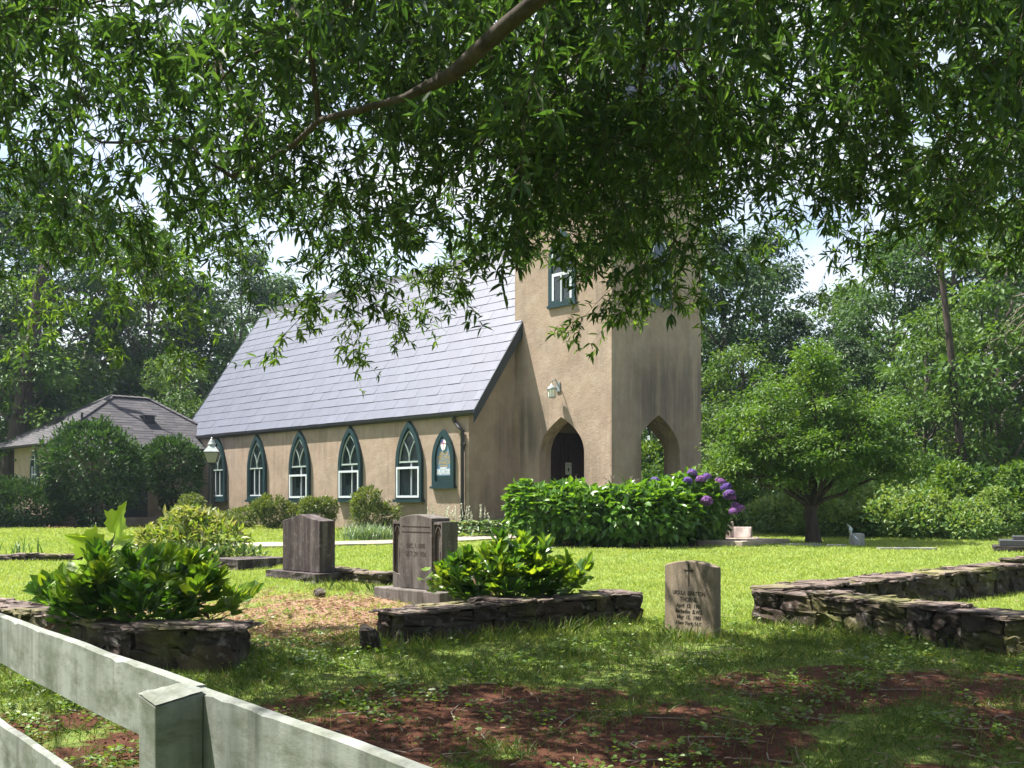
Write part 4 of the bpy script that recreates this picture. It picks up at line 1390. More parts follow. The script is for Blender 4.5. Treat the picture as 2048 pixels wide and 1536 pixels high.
# ------------------------------------------------------------------ plants
def shell_points(ells, n, depth=.35, zmin=0.02):
    """points near the outer skin of a union of ellipsoids, with outward normals"""
    P, N = [], []
    vol = np.array([e[1][0]*e[1][1] + e[1][1]*e[1][2] + e[1][0]*e[1][2] for e in ells]); vol = vol / vol.sum()
    for e, f in zip(ells, vol):
        m = int(n * f * 1.6)
        u = unit(m)
        r = 1 - depth * rng.random(m) ** 1.6
        r = r * (1 + .15 * np.sin(u[:, 0]*6 + e[0][0]*3) * np.cos(u[:, 1]*5 + u[:, 2]*6) + .09 * np.sin(u[:, 0]*13 + u[:, 2]*11 + e[0][0]) * np.cos(u[:, 1]*12) + .07 * rng.normal(size=m))
        p = u * r[:, None] * np.array(e[1]) + np.array(e[0])
        nn = u / np.array(e[1]); nn /= np.linalg.norm(nn, axis=1)[:, None]
        keep = p[:, 2] > zmin
        for q in ells:
            if q is e: continue
            keep &= ((((p - np.array(q[0])) / np.array(q[1])) ** 2).sum(1) > .62)
        P.append(p[keep]); N.append(nn[keep])
    return np.concatenate(P), np.concatenate(N)


def bush(name, loc, label, cat, ells, n, L, mat, kind='ovate', wr=.5, rz=0.0, group=None, stems=10, up=.35, depth=.35, shoots=0, mats=None, jit=.7, stem_mat='twig', stem_r=.012):
    root = empty(name, loc, rz)
    tag(root, label, cat, group)
    P, N = shell_points(ells, n, depth)
    d = N + unit(len(P)) * jit + np.array([0, 0, up])
    nr = N * .4 + unit(len(P)) * .5 + np.array([0, 0, .9])
    LL = L * rng.uniform(.6, 1.25, len(P))
    g = Geo(); g.leaves(P, d, nr, LL, LL * wr, 0, None, .16, kind)
    # upright new shoots break the outline
    for _ in range(shoots):
        e = ells[rng.integers(len(ells))]
        u = unit(1)[0]; u[2] = abs(u[2]) * .9 + .2; u /= np.linalg.norm(u)
        b = np.array(e[0]) + u * np.array(e[1]) * .92
        ln = rng.uniform(.10, .30) * max(e[1]) * .8
        dr = u * .6 + np.array([0, 0, .7]) + rng.normal(size=3) * .25; dr /= np.linalg.norm(dr)
        m = max(5, int(ln / (L * .35)))
        t = rng.random(m)
        pp_ = b + dr * ln * t[:, None]
        dd_ = dr * .8 + unit(m) * .9
        g.leaves(pp_, dd_, unit(m) * .5 + np.array([0, 0, 1]), L * rng.uniform(.6, 1.1, m), L * wr * .9, len(mats) - 1 if mats else 0, .85 * np.ones(m), .16, kind)
    g.build('foliage', mats if mats else M[mat], root)
    if stems:
        g = Geo()
        for _ in range(stems):
            e = ells[rng.integers(len(ells))]
            tp = np.array(e[0]) + unit(1)[0] * np.array(e[1]) * .75
            if tp[2] < .1: tp[2] = .15
            b = np.array([e[0][0]*.35 + rng.normal()*.06, e[0][1]*.35 + rng.normal()*.06, -.05])
            md = (b*.6 + tp*.4) + np.array([0, 0, .12*tp[2]])
            g.tube([b, md, tp], [stem_r, stem_r*.75, stem_r*.35], 5)
        g.build('stem', M[stem_mat], root)
    return root


# hollies and yew before the annex
def hp(px, y): return at(px, y)
q = hp(183, 29.3)
bush('holly_bush', q, 'big rounded dark green holly bush before the annex door', 'bush', [((0, 0, 1.75), (1.32, 1.2, 1.05)), ((-.45, 0, 1.35), (.82, .8, .72)), ((.5, .1, 1.35), (.95, .9, .85)), ((.1, 0, .6), (.62, .6, .65)), ((0, 0, 2.35), (.75, .7, .55))], 9000, .135, 'holly', 'ovate', .48, 0, None, 7, .35, .3, 60, stem_r=.03)
q = hp(346, 31.2)
bush('holly_bush', q, 'smaller rounded holly bush in the corner of annex and nave', 'bush', [((0, 0, 1.85), (.80, .78, .72)), ((.1, 0, 1.3), (.72, .7, .7)), ((-.15, 0, 2.15), (.55, .55, .42)), ((.1, 0, .65), (.4, .4, .55))], 5200, .125, 'holly', 'ovate', .48, 0, None, 5, .35, .3, 34, stem_r=.025)
q = hp(30, 28.8)
bush('yew_bush', q, 'broad dark yew bush with long side sprays at the left edge', 'bush', [((0, 0, .62), (1.15, .9, .60)), ((-.9, 0, .75), (.9, .9, .68)), ((.75, 0, .48), (.7, .7, .42)), ((-.4, .1, .98), (.7, .7, .35))], 11000, .12, 'yew', 'lance', .36, 0, None, 6, .4, .35, 90, stem_r=.025)

# azaleas along the nave wall
for (px, y, r, h, n), lab in (((742, 24.9, .60, 1.02, 4200), 'yellow-green azalea under the nearest nave window'), ((636, 26.3, .52, .86, 3200), 'yellow-green azalea under the second nave window from the tower'),
                              ((552, 27.6, .50, .88, 3200), 'yellow-green azalea between the third and fourth nave windows'), ((476, 28.4, .70, .55, 3200), 'low spreading azalea right of the lamp post'),
                              ((388, 26.0, .62, .80, 3000), 'pale azalea left of the lamp post')):
    r2 = rng.uniform(.75, .9)
    bush('azalea', at(px, y), lab, 'shrub', [((rng.uniform(-.75, .75)*r, rng.uniform(-.4, .4)*r, h*rng.uniform(.28, .82)), (r*rng.uniform(.32, .55), r*.5, h*rng.uniform(.2, .34))) for _q in range(7)] + [((0, 0, h*.35), (r*.8, r*.75, h*.36))], int(n*1.25), .075, 'azalea', 'ovate', .42, rng.uniform(0, 6), 'azaleas along the nave wall', 9, .6, .5, 130, jit=1.0)

# yellowing shrub beyond the near grass
q = gp(362, 1128)
bush('shrub', q + Vector((0, .5, 0)), 'loose yellowing shrub with dry tips left of the flat ledger', 'shrub', [((.1, 0, .36), (.75, .6, .28)), ((-.05, 0, .60), (.36, .36, .24)), ((.45, -.1, .34), (.38, .4, .22)), ((-.5, 0, .30), (.40, .4, .22)), ((.25, .1, .55), (.26, .3, .2))], 1500, .15, 'shrubyellow', 'ovate', .34, 0, None, 46, .3, .7, 60, jit=1.1, stem_r=.007)
# variegated ground plants below it
q = gp(300, 1130)
bush('variegated_plant', q + Vector((.5, .1, 0)), 'low pale variegated plant at the foot of the yellowing shrub', 'plant', [((0, 0, .14), (.55, .4, .16)), ((.7, .1, .13), (.5, .35, .15))], 900, .10, 'hosta', 'ovate', .4, 0, None, 12, .3, .6, 0, stem_r=.006)


# grass-like clumps
def blade_clump(name, loc, label, cat, n, L, spread, mat, width=.012, group=None, lean=.8):
    root = empty(name, loc); tag(root, label, cat, group)
    g = Geo()
    b = np.column_stack([rng.normal(size=(n, 2)) * spread * .5, np.zeros(n)])
    th = rng.uniform(0, 2*np.pi, n); ln = L * rng.uniform(.6, 1.1, n); lz_ = rng.uniform(.2, 1, n) * lean
    dx = np.column_stack([np.cos(th), np.sin(th), np.zeros(n)])
    sd = np.column_stack([-np.sin(th), np.cos(th), np.zeros(n)]) * width / 2
    prev = b; V_ = [b + sd, b - sd]
    for k_, t in enumerate((.35, .7, 1.0)):
        p_ = b + dx * (ln * lz_ * t ** 1.6)[:, None] + np.array([0, 0, 1]) * (ln * (t - .55 * lz_ * t ** 2.4))[:, None]
        w_ = (1, .75, .1)[k_]
        V_ += [p_ + sd * w_, p_ - sd * w_]
    v = np.stack(V_, 1).reshape(-1, 3)
    base = np.arange(n)[:, None] * 8
    f = np.concatenate([base + np.array([[2*q, 2*q+1, 2*q+3, 2*q+2]]) for q in range(3)], 1).reshape(-1, 4)
    g.add(v, f, 0, np.repeat(rng.random(n), 3))
    g.build('blades', M[mat], root)
    return root


blade_clump('liriope_clump', at(738, 21.6), 'silvery-green grassy clump before the nearest nave window', 'plant', 620, .42, .5, 'liriope', .014, None, .95)
blade_clump('iris_clump', gp(42, 1112), 'sparse iris blades on the low edging at far left', 'plant', 22, .42, .3, 'iris', .03, None, .7)
# hosta bed with pale flower spikes at the nave corner
root = empty('hosta_clump', at(930, 22.2)); tag(root, 'low hosta clump with pale flower spikes at the nave corner', 'plant')
g = Geo()
for cx_, cy_, r_ in ((-.35, 0, .3), (.1, .1, .34), (.5, .25, .3), (-.65, .2, .28)):
    n = 120
    th = rng.uniform(0, 2*np.pi, n); rr = r_ * rng.uniform(.1, 1, n)
    P_ = np.column_stack([cx_ + rr*np.cos(th), cy_ + rr*np.sin(th), .08 + .22*(1 - (rr/r_)**1.5) + rng.uniform(0, .06, n)])
    D_ = np.column_stack([np.cos(th), np.sin(th), rng.uniform(-.3, .35, n)])
    LL = rng.uniform(.12, .2, n)
    g.leaves(P_, D_, np.array([0, 0, 1.]) + .35*unit(n), LL, LL*.6, 0, None, .12, 'ovate', .25)
g.build('foliage', M['hosta'], root)
g = Geo()
for _ in range(26):
    b = np.array([rng.uniform(-.8, .7), rng.uniform(.0, .4), .1]); h_ = rng.uniform(.35, .62)
    tp = b + np.array([rng.normal()*.06, rng.normal()*.06, h_])
    g.tube([b, tp], .004, 4)
    m = 16; t = rng.uniform(.55, 1, m)
    g2 = Geo(); g2.tube([b + (tp - b)*.5, tp], .005, 4); g2.leaves(b + (tp - b) * t[:, None], unit(m) + np.array([0, 0, -.2]), unit(m), .035, .022, 0, None, .1, 'card'); g2.build('flower_spike', M['whiteflower'], root)
g.build('stem', M['liriope'], root)

# dark ground plants along the gable wall
bush('ground_plant', at(1000, 23.4), 'dark low foliage at the foot of the gable wall beside the tower', 'plant', [((0, 0, .12), (.75, .4, .2)), ((.6, .2, .12), (.5, .3, .2))], 1600, .06, 'yew', 'ovate', .4, R(40), None, 0, .3, .7)


# hydrangeas
def hydrangea(loc, label, ells, n, rz=0.0, L=.17, group=None):
    root = empty('hydrangea', loc, rz); tag(root, label, 'shrub', group)
    P, N = shell_points(ells, n, .28, .05)
    sidew = np.clip(1 - N[:, 2], 0, 1)
    d = N * .8 + unit(len(P)) * .75 + np.array([0, 0, .2]) - np.outer(sidew, [0, 0, .42])
    nr = N * .8 + np.array([0, 0, .8]) + unit(len(P)) * .3
    LL = L * rng.uniform(.55, 1.15, len(P))
    g = Geo(); g.leaves(P, d, nr, LL, LL*.62, 0, None, .16, 'ovate', .16)
    # whorled shoot tips on top
    for _ in range(int(n / 22)):
        e = ells[rng.integers(len(ells))]
        u = unit(1)[0]; u[2] = abs(u[2]) + .3; u /= np.linalg.norm(u)
        c = np.array(e[0]) + u * np.array(e[1]) * rng.uniform(.98, 1.2)
        m = 7
        th = np.arange(m) * 2*np.pi/m + rng.random()
        D_ = np.column_stack([np.cos(th), np.sin(th), rng.uniform(.1, .6, m)])
        l_ = L * rng.uniform(.5, .9, m)
        g.leaves(np.repeat(c[None], m, 0), D_, np.tile([0, 0, 1.], (m, 1)) + .2*unit(m), l_, l_*.58, 0, .6 + .4*rng.random(m), .2, 'ovate', .2)
    g.build('foliage', M['hydrangea'], root)
    g = Geo()
    for _ in range(34):
        e = ells[rng.integers(len(ells))]
        tp = np.array(e[0]) + unit(1)[0] * np.array(e[1]) * .7; tp[2] = max(.25, tp[2])
        b = np.array([e[0][0] + rng.normal()*.18, e[0][1] + rng.normal()*.14, -.05])
        g.tube([b, (b + tp)/2 + np.array([0, 0, .1]), tp], [.012, .009, .005], 5)
    g.build('stem', M['twig'], root)
    return root


h = gp(1120, 1093)
hy1 = hydrangea(Vector((.95, 20.0, float(zg(.95, 20.0)))), 'large leafy green hydrangea without flowers left of the tower corner', [((-.35, .1, .62), (.62, .6, .55)), ((-.72, .25, .75), (.32, .35, .50)), ((.25, 0, .68), (.66, .62, .52)), ((.55, .1, .55), (.5, .6, .5)), ((-.05, .2, .98), (.45, .4, .25))], 3000)
hy2 = hydrangea(Vector((2.35, 19.8, float(zg(2.35, 19.8)))), 'large leafy green hydrangea without flowers in front of the tower corner', [((-.3, .05, .60), (.55, .6, .56)), ((.3, 0, .66), (.62, .62, .54)), ((.65, .15, .58), (.45, .5, .5)), ((0, .2, .92), (.5, .45, .24))], 2700)
hy1.scale = (1, 1, .93); hy2.scale = (1, 1, .94)
hyp = hydrangea(Vector((3.42, 20.5, float(zg(3.42, 20.5)))), 'hydrangea with purple flower heads at the right of the tower', [((0, 0, .72), (.58, .55, .58)), ((.35, -.05, .55), (.42, .45, .45)), ((-.3, .1, .8), (.45, .45, .42))], 1900)
# flower heads: two meshes, shared by their copies
heads = []
for kk in range(3):
    n = 170
    u = unit(n); r_ = .105
    u[:, 2] = np.where(u[:, 2] < -.35, -u[:, 2], u[:, 2])
    P_ = u * r_ * np.array([1, 1, .8]) * rng.uniform(.9, 1.05, (n, 1))
    g = Geo()
    for a in range(4):
        t1 = np.cross(u, unit(n)); t1 /= np.linalg.norm(t1, axis=1)[:, None]
        g.leaves(P_, t1 + u*.25, u, .026, .024, 0, np.clip(rng.normal(.25 + .3*kk, .22, n), 0, 1), .05, 'card', .05)
    heads.append(g.mesh('flower_head', M['petal']))
hl_ = [(-.62, -.1, 1.10), (-.02, -.25, 1.24), (.10, -.35, 1.12), (-.12, -.40, 1.10), (.22, -.2, 1.16), (.46, -.3, 1.08), (.52, -.35, .98), (.56, -.42, .86), (.62, -.35, .80), (.70, -.25, .66), (.16, -.58, .74), (.60, -.55, .56), (.74, -.4, .60), (.5, .1, 1.1)]
for i_, (a, b, c) in enumerate(hl_):
    o = bpy.data.objects.new('flower_head', heads[(i_ * 7) % 3 if i_ < 9 else 2]); COL.objects.link(o); o.parent = hyp
    o.location = (a*1.14 + .03, b*1.15 - .05, c*1.07 + .03); o.rotation_euler = (rng.uniform(-.4, .4), rng.uniform(-.4, .4), rng.uniform(0, 6)); s_ = rng.uniform(.78, 1.05); o.scale = (s_, s_, s_)


# dry flower stalks above the hedge
root = empty('dry_stalks', Vector((1.75, 20.3, float(zg(1.75, 20.3))))); tag(root, 'thin dry seed stalks sticking up behind the green hydrangeas', 'plant')
g = Geo()
for _ in range(22):
    b = np.array([rng.uniform(-.75, .85), rng.uniform(-.1, .3), .7]); tp = b + np.array([rng.normal()*.08, 0, rng.uniform(.42, .66)])
    g.tube([b, tp], [.004, .003], 4)
    for _k in range(3):
        t2 = tp + np.array([rng.normal()*.04, rng.normal()*.04, rng.uniform(.0, .05)]); g.tube([tp - np.array([0, 0, .04]), t2], .003, 4)
g.build('stalks', M['deadwood'], root)


# peonies: arching stems with compound leaves
def peony(loc, label, nst, hgt, spread, L, light=.3, bias=(0, 0), seed_h=.35, flat=1.0):
    root = empty('peony', loc); tag(root, label, 'plant')
    g = Geo(); gs = Geo()
    for s_ in range(nst):
        th = rng.uniform(0, 2*np.pi); rad = math.sqrt(rng.random()) * 1.0
        b = np.array([math.cos(th)*rad*spread*.45, math.sin(th)*rad*spread*.45*flat, 0])
        tip = np.array([math.cos(th)*rad*spread + bias[0]*rad, math.sin(th)*rad*spread*flat + bias[1]*rad, hgt * (1 - .42*rad**2.2) * rng.uniform(.72, 1.1)])
        md = b*.5 + tip*.5 + np.array([0, 0, hgt*.16])
        t = np.linspace(0, 1, 6)[:, None]
        path = (1-t)**2*b + 2*t*(1-t)*md + t**2*tip
        gs.tube(path, np.linspace(.006, .0028, 6), 5)
        is_light = rng.random() < light
        for tt in np.concatenate([rng.uniform(.35, .95, 3), [1.0, .97]]):
            c = (1-tt)**2*b + 2*tt*(1-tt)*md + tt**2*tip
            out = np.array([math.cos(th + rng.normal()*.9), math.sin(th + rng.normal()*.9), rng.uniform(.2, .9)])
            if tt > .96: out = out * .55 + np.array([0, 0, .75])
            out /= np.linalg.norm(out)
            pl = L * rng.uniform(.5, 1.0)
            e_ = c + out * pl
            gs.tube([c, e_], .0022, 4)
            sd = np.cross(out, [0, 0, 1]); sd /= np.linalg.norm(sd) + 1e-6
            # a terminal trio and side leaflets
            D_ = [out, out*.75 + sd*.65, out*.75 - sd*.65]; P_ = [e_, e_, e_]
            if pl > L*.6:
                q1 = c + out*pl*.55
                D_ += [out*.35 + sd, out*.35 - sd, out*.7 + sd*.7, out*.7 - sd*.7]; P_ += [q1, q1, q1, q1]
            D_ = np.array(D_) + rng.normal(size=(len(D_), 3))*.2 + np.array([0, 0, .22]); P_ = np.array(P_)
            ll = L * rng.uniform(.7, 1.1, len(P_))
            up_ = np.tile([0, 0, 1.], (len(P_), 1)) + .35*unit(len(P_)) - np.array(out)*.55 + np.array([0, -.35, 0])
            g.leaves(P_, D_, up_, ll, ll*.46, 1 if is_light and tt > .6 else 0, None, .14, 'round', rng.uniform(.02, .22))
    # a few browned leaves
    m = int(nst * .35)
    th = rng.uniform(0, 2*np.pi, m)
    P_ = np.column_stack([np.cos(th)*spread*rng.uniform(.3, 1, m), np.sin(th)*spread*rng.uniform(.3, 1, m)*flat, hgt*rng.uniform(.15, .75, m)])
    g.leaves(P_, unit(m), unit(m) + np.array([0, 0, .6]), L*.8, L*.3, 2, None, .3, 'ovate', .4)
    g.build('foliage', [M['peony'], M['peonylight'], M['deadleaf']], root)
    gs.build('stem', M['liriope'], root)
    return root


peony(Vector((-3.05, 8.62, float(zg(-3, 8.6)))), 'near dark glossy peony clump behind the fence and stone wall', 56, .78, .80, .150, .42, (.10, -.05), flat=.55)
peony(Vector((-.02, 10.35, float(zg(0, 10.3)))), 'middle peony clump arching over the low stone wall beside the carved headstone', 60, .68, .72, .135, .6, (.03, -.02), flat=.6)


# sapling with big lobed leaves standing in the near peony
def lobed(g, c, d, nrm, s, mat=0, rnd_=.5):
    d = np.array(d, float); d /= np.linalg.norm(d); n_ = np.array(nrm, float)
    sd = np.cross(d, n_); sd /= np.linalg.norm(sd); up_ = np.cross(sd, d)
    half = [(0, 0), (.16, -.05), (.30, -.03), (.38, .06), (.52, .10), (.46, .20), (.44, .28), (.56, .34), (.66, .46), (.50, .46), (.44, .52), (.40, .60), (.26, .58), (.17, .64), (.22, .74), (.13, .80), (.07, .90), (0, 1.0)]
    pts = [(a, b) for a, b in half] + [(-a, b) for a, b in half[-2:0:-1]]
    v = [np.array(c) + sd*a*s + d*b*s + up_*(abs(a)*.18*s - b*b*.12*s) for a, b in pts]
    nn = len(half)
    g.add(v, [list(range(nn)), [0] + list(range(nn - 1, len(pts)))], mat, rnd_)


root = empty('maple_seedling', Vector((-3.0, 8.5, float(zg(-3, 8.5)))))
tag(root, 'bright lime green seedling with large lobed leaves rising from the near peony', 'plant')
g = Geo(); gs = Geo()
gs.tube([(-.25, .05, 0), (-.27, .0, .4), (-.20, -.02, .66), (-.17, 0, .80)], [.008, .006, .004, .003], 6)
root.scale = (1.15, 1.15, 1.18)
for c, d, nr_, s_ in (((-.17, 0, .80), (.25, -.15, .75), (-.5, -.85, .35), .24), ((-.22, -.02, .70), (-.65, -.2, .40), (-.1, -.75, .8), .25), ((-.26, 0, .58), (-.75, -.35, -.15), (-.2, -.6, .9), .30),
                      ((-.25, 0, .52), (-.55, -.7, -.25), (-.3, -.5, .9), .26), ((-.24, .02, .60), (.7, -.3, .1), (.1, -.6, .8), .18), ((-.26, .05, .45), (.5, -.75, -.2), (.1, -.5, .9), .20), ((-.2, 0, .74), (.65, -.1, .35), (-.3, -.7, .7), .17), ((-.24, 0, .66), (-.3, -.6, -.2), (-.1, -.6, .8), .22)):
    d = np.array(d); g = Geo(); lobed(g, np.array(c) + d*.06, d, nr_, s_, 0, rng.random()); gs.tube([c, np.array(c) + d*.07], .0025, 4); g.build('leaf', M['vineleaf'], root)
gs.build('stem', M['twig'], root)
# bramble vine over the low wall end
root = empty('creeper', Vector((-.62, 10.75, float(zg(-.6, 10.7))))); tag(root, 'yellow-green creeper trailing over the carved headstone and the peony', 'plant')
g = Geo(); gs = Geo()
for _ in range(9):
    p0 = np.array([rng.uniform(.1, .8), rng.uniform(0, .3), .1]); p1 = np.array([rng.uniform(-.35, .5), rng.uniform(-.2, .2), rng.uniform(.25, .55)])
    t = np.linspace(0, 1, 7)[:, None]
    path = (1-t)**2*p0 + 2*t*(1-t)*((p0+p1)/2 + np.array([0, 0, .25])) + t**2*p1
    gs.tube(path, .004, 4)
    for q in path[2:]:
        for _k in range(5):
            dd_ = unit(1)[0] + np.array([0, -.2, .2]); lobed(g, q + rng.normal(size=3)*.03, dd_, unit(1)[0]*.5 + np.array([0, -.4, .8]), rng.uniform(.06, .10), 0, rng.random())
g.build('foliage', M['peonylight'], root); gs.build('stem', M['twig'], root)
# ------------------------------------------------------------------ trees
def grow(g, a, b, r0, r1, sag=0.0, wob=.06, n=7, sides=7):
    """a wandering branch from a to b; returns its path"""
    a = np.array(a, float); b = np.array(b, float); L_ = np.linalg.norm(b - a)
    t = np.linspace(0, 1, n)[:, None]
    p = a + (b - a) * t
    off = rng.normal(size=(n, 3)) * wob * L_ * (np.sin(np.pi * t))
    p = p + off + np.array([0, 0, sag]) * np.sin(np.pi * t) * L_
    g.tube(p, np.linspace(r0, r1, n), sides)
    return p


# small spreading maple on the lawn
mp_ = Vector((5.9, 20.8, float(zg(5.9, 20.8))))
root = empty('maple_tree', mp_)
tag(root, 'small spreading maple with forked dark trunk standing on the lawn right of the tower', 'tree')
g = Geo()
g.tube([(0.02, 0, -.1), (0, 0, .1), (-.02, 0, .35), (-.06, 0, .58), (-.03, 0, .72)], [.20, .155, .13, .135, .13], 12)
fork = np.array([-.03, 0, .68])
tips = []
clumps = []
for tgt, r0 in (((-1.55, .1, 1.75), .055), ((-1.15, -.7, 2.2), .05), ((-.75, .5, 2.75), .06), ((-.05, -.2, 3.75), .075), ((.5, .5, 2.95), .055), ((.7, -.6, 2.3), .05), ((1.35, .2, 1.95), .06), ((1.65, -.3, 1.45), .045), ((-.3, .9, 2.2), .045), ((.25, -1.0, 1.9), .045), ((-1.6, -.5, 1.35), .04)):
    p = grow(g, fork + rng.normal(size=3)*.02, tgt, r0, .014, .05, .035, 8)
    for q in p[3:]:
        for _ in range(3):
            d = unit(1)[0] * np.array([1, 1, .55]); e = q + d * rng.uniform(.25, .62) + np.array([0, 0, rng.uniform(-.05, .2)])
            grow(g, q, e, .012, .004, .02, .06, 4, 4); clumps.append(e)
g.build('trunk', M['bark'], root, smooth=True)
cl = np.array(clumps)
extra = []
for c, rr in (((-.1, 0, 2.5), (1.3, 1.1, 1.05)), ((-1.1, 0, 1.75), (.95, .9, .6)), ((.9, 0, 1.9), (1.0, .9, .65)), ((.0, 0, 3.45), (.55, .6, .5)), ((1.6, -.1, 1.6), (.65, .6, .36)), ((1.15, 0, 2.5), (.6, .6, .4)), ((-1.2, .1, 2.4), (.6, .6, .4)), ((-1.65, 0, 1.35), (.42, .6, .38)), ((.0, -.3, 1.75), (1.3, 1.0, .45))):
    m = int(46 * rr[0] * rr[2] + 12)
    extra.append(np.array(c) + unit(m) * (rng.random((m, 1)) ** .4) * np.array(rr))
cl = np.concatenate([cl] + extra)
cl = cl[cl[:, 2] > 1.0]
m = 75
P_ = np.repeat(cl, m, 0); D0 = unit(len(P_))
P_ = P_ + D0 * (rng.random((len(P_), 1)) ** .6) * np.array([.30, .30, .13])
D_ = D0 * np.array([1, 1, .5]) + unit(len(P_)) * .5 + np.array([0, 0, -.15])
tone = np.clip(np.repeat(rng.random(len(cl)), m) * .6 + rng.random(len(P_)) * .4, 0, 1)
g = Geo(); g.leaves(P_, D_, unit(len(P_)) * .6 + np.array([0, 0, 1.]), rng.uniform(.06, .105, len(P_)), rng.uniform(.03, .05, len(P_)), 0, tone, .1, 'card', .2)
g.build('crown', M['maple'], root)


# woodland trees: five grown once, then copied with their trunks and crowns
def wood_tree(H, hb, Rr, mat, n_cl, m, leaf, lean=0.0, tr=.16, bushy=1.0):
    root = empty('woodland_tree')
    g = Geo()
    top = np.array([lean * H, 0, H * .93])
    trunk = grow(g, (0, 0, -.3), top, tr, .03, 0, .012, 10, 8)
    cl = []
    for _ in range(n_cl):
        z = hb + (H - hb) * rng.random() ** .85
        f = (z - hb) / (H - hb)
        prof = Rr * (math.sin(math.pi * min(1, .18 + .82 * f) ** .9) ** .7) * (1.0 if f < .8 else 1.0)
        th = rng.uniform(0, 2*np.pi); rr = prof * math.sqrt(rng.uniform(.12, 1.15))
        cx_ = lean * z
        e = np.array([cx_ + math.cos(th)*rr, math.sin(th)*rr, z])
        cl.append(e)
        if rng.random() < .5:
            zb = max(hb * .6, z - rr * .7)
            i_ = min(9, max(0, int(zb / top[2] * 9)))
            grow(g, trunk[i_], e, .05, .012, .04, .05, 5, 4)
    g.build('trunk', M['bark_grey'], root)
    cl = np.array(cl)
    cr_ = rng.uniform(.45, .95, len(cl)) * bushy
    P_ = np.repeat(cl, m, 0); rr = np.repeat(cr_, m)[:, None]
    D0 = unit(len(P_))
    P_ = P_ + D0 * (rng.random((len(P_), 1)) ** .45) * rr * np.array([1.15, 1.15, .55])
    D_ = D0 * np.array([1, 1, .4]) + unit(len(P_)) * .6 + np.array([0, 0, -.25])
    tone = np.clip(np.repeat(rng.random(len(cl)), m) * .55 + rng.random(len(P_)) * .45, 0, 1)
    LL = leaf * rng.uniform(.6, 1.25, len(P_))
    g = Geo(); g.leaves(P_, D_, unit(len(P_)) * .7 + np.array([0, 0, 1.]), LL, LL * .55, 0, tone, .1, 'card', .25)
    g.build('crown', M[mat], root)
    return root


GW = 'woodland trees behind the churchyard'
protos = [wood_tree(12, 2.2, 3.3, 'wood_a', 85, 150, .20), wood_tree(10, 1.0, 3.0, 'wood_b', 85, 150, .19, .03), wood_tree(13.5, 3.5, 3.4, 'wood_b', 85, 150, .21, -.02, .2),
          wood_tree(8.5, .5, 2.6, 'wood_c', 75, 150, .17, .02, .11), wood_tree(11, 1.6, 2.5, 'wood_c', 75, 150, .18, 0, .13)]
spots = [  # kind, pixel column, distance, scale, label
    (1, -40, 37, 1.15, 'dark leafy tree at the far left edge behind the annex'), (0, 90, 41, 1.15, 'tall pale-topped tree over the left end of the annex roof'),
    (2, 190, 46, 1.05, 'tall tree behind the left slope of the annex roof'), (4, 300, 42, 1.05, 'slim tree behind the annex ridge'),
    (1, 395, 43, 1.0, 'bushy dark tree above the right end of the annex roof'), (2, 480, 47, .92, 'tree behind the left end of the nave ridge'),
    (0, 560, 52, .95, 'tree partly hidden by the nave roof, left of the oak sprays'), (4, 690, 55, 1.0, 'distant tree showing over the middle of the nave roof'),
    (0, 820, 58, .95, 'distant tree behind the nave roof below the oak boughs'), (3, 960, 48, 1.55, 'sunlit tree crown showing between oak boughs left of the tower'),
    (1, 1440, 34, .92, 'dark dense tree directly right of the tower'), (1, 1370, 40, .9, 'dark tree seen past the tower corner'),
    (2, 1530, 40, .82, 'thin-crowned tree with bare limbs behind the small maple'), (1, 1600, 36, .72, 'dark tree behind the left of the maple crown'),
    (4, 1700, 42, .88, 'slender tree rising behind the maple top'), (0, 1790, 36, .80, 'pale-leaved tree right of the maple'),
    (0, 1900, 33, .86, 'broad tree around the leaning dark trunk on the right'), (3, 2000, 29, 1.02, 'grey-green tree close by at the right edge'),
    (2, 2090, 38, .95, 'tall tree partly beyond the right edge'), (4, 1990, 42, .98, 'tree behind the hanging dead branch'),
    (3, 1850, 29, .72, 'low bright tree right of the maple trunk'), (1, 1680, 33, .58, 'dark low tree behind the maple branches'), (3, 1480, 31, .62, 'leafy young tree between tower and maple'),
    (3, 30, 35, .95, 'leafy young tree left of the annex'), (4, -140, 40, 1.1, 'tree beyond the left edge of the view'), (1, 250, 50, 1.0, 'dark tree far behind the annex roof'), (1, 640, 62, .95, 'far dark tree beyond the nave ridge'),
    (3, 360, 38, .75, 'bright low tree touching the right hip of the annex roof'), (2, 1300, 46, .8, 'tree seen through the porch arches'), (1, 2170, 33, 1.0, 'dark tree outside the right edge of the view')]
used = set()
for i_, (kd, px, y, s_, lab) in enumerate(spots):
    x = (px - 1024) / 2120 * y
    loc = Vector((x, y, .7))
    if kd not in used:
        used.add(kd); o = protos[kd]; o.location = loc; o.scale = (s_, s_, s_); o['label'] = lab
    else:
        o = copy_tree(protos[kd], loc, rng.uniform(0, 6.28), s_ * rng.uniform(.96, 1.04), lab)
    tag(o, None, 'tree', GW)

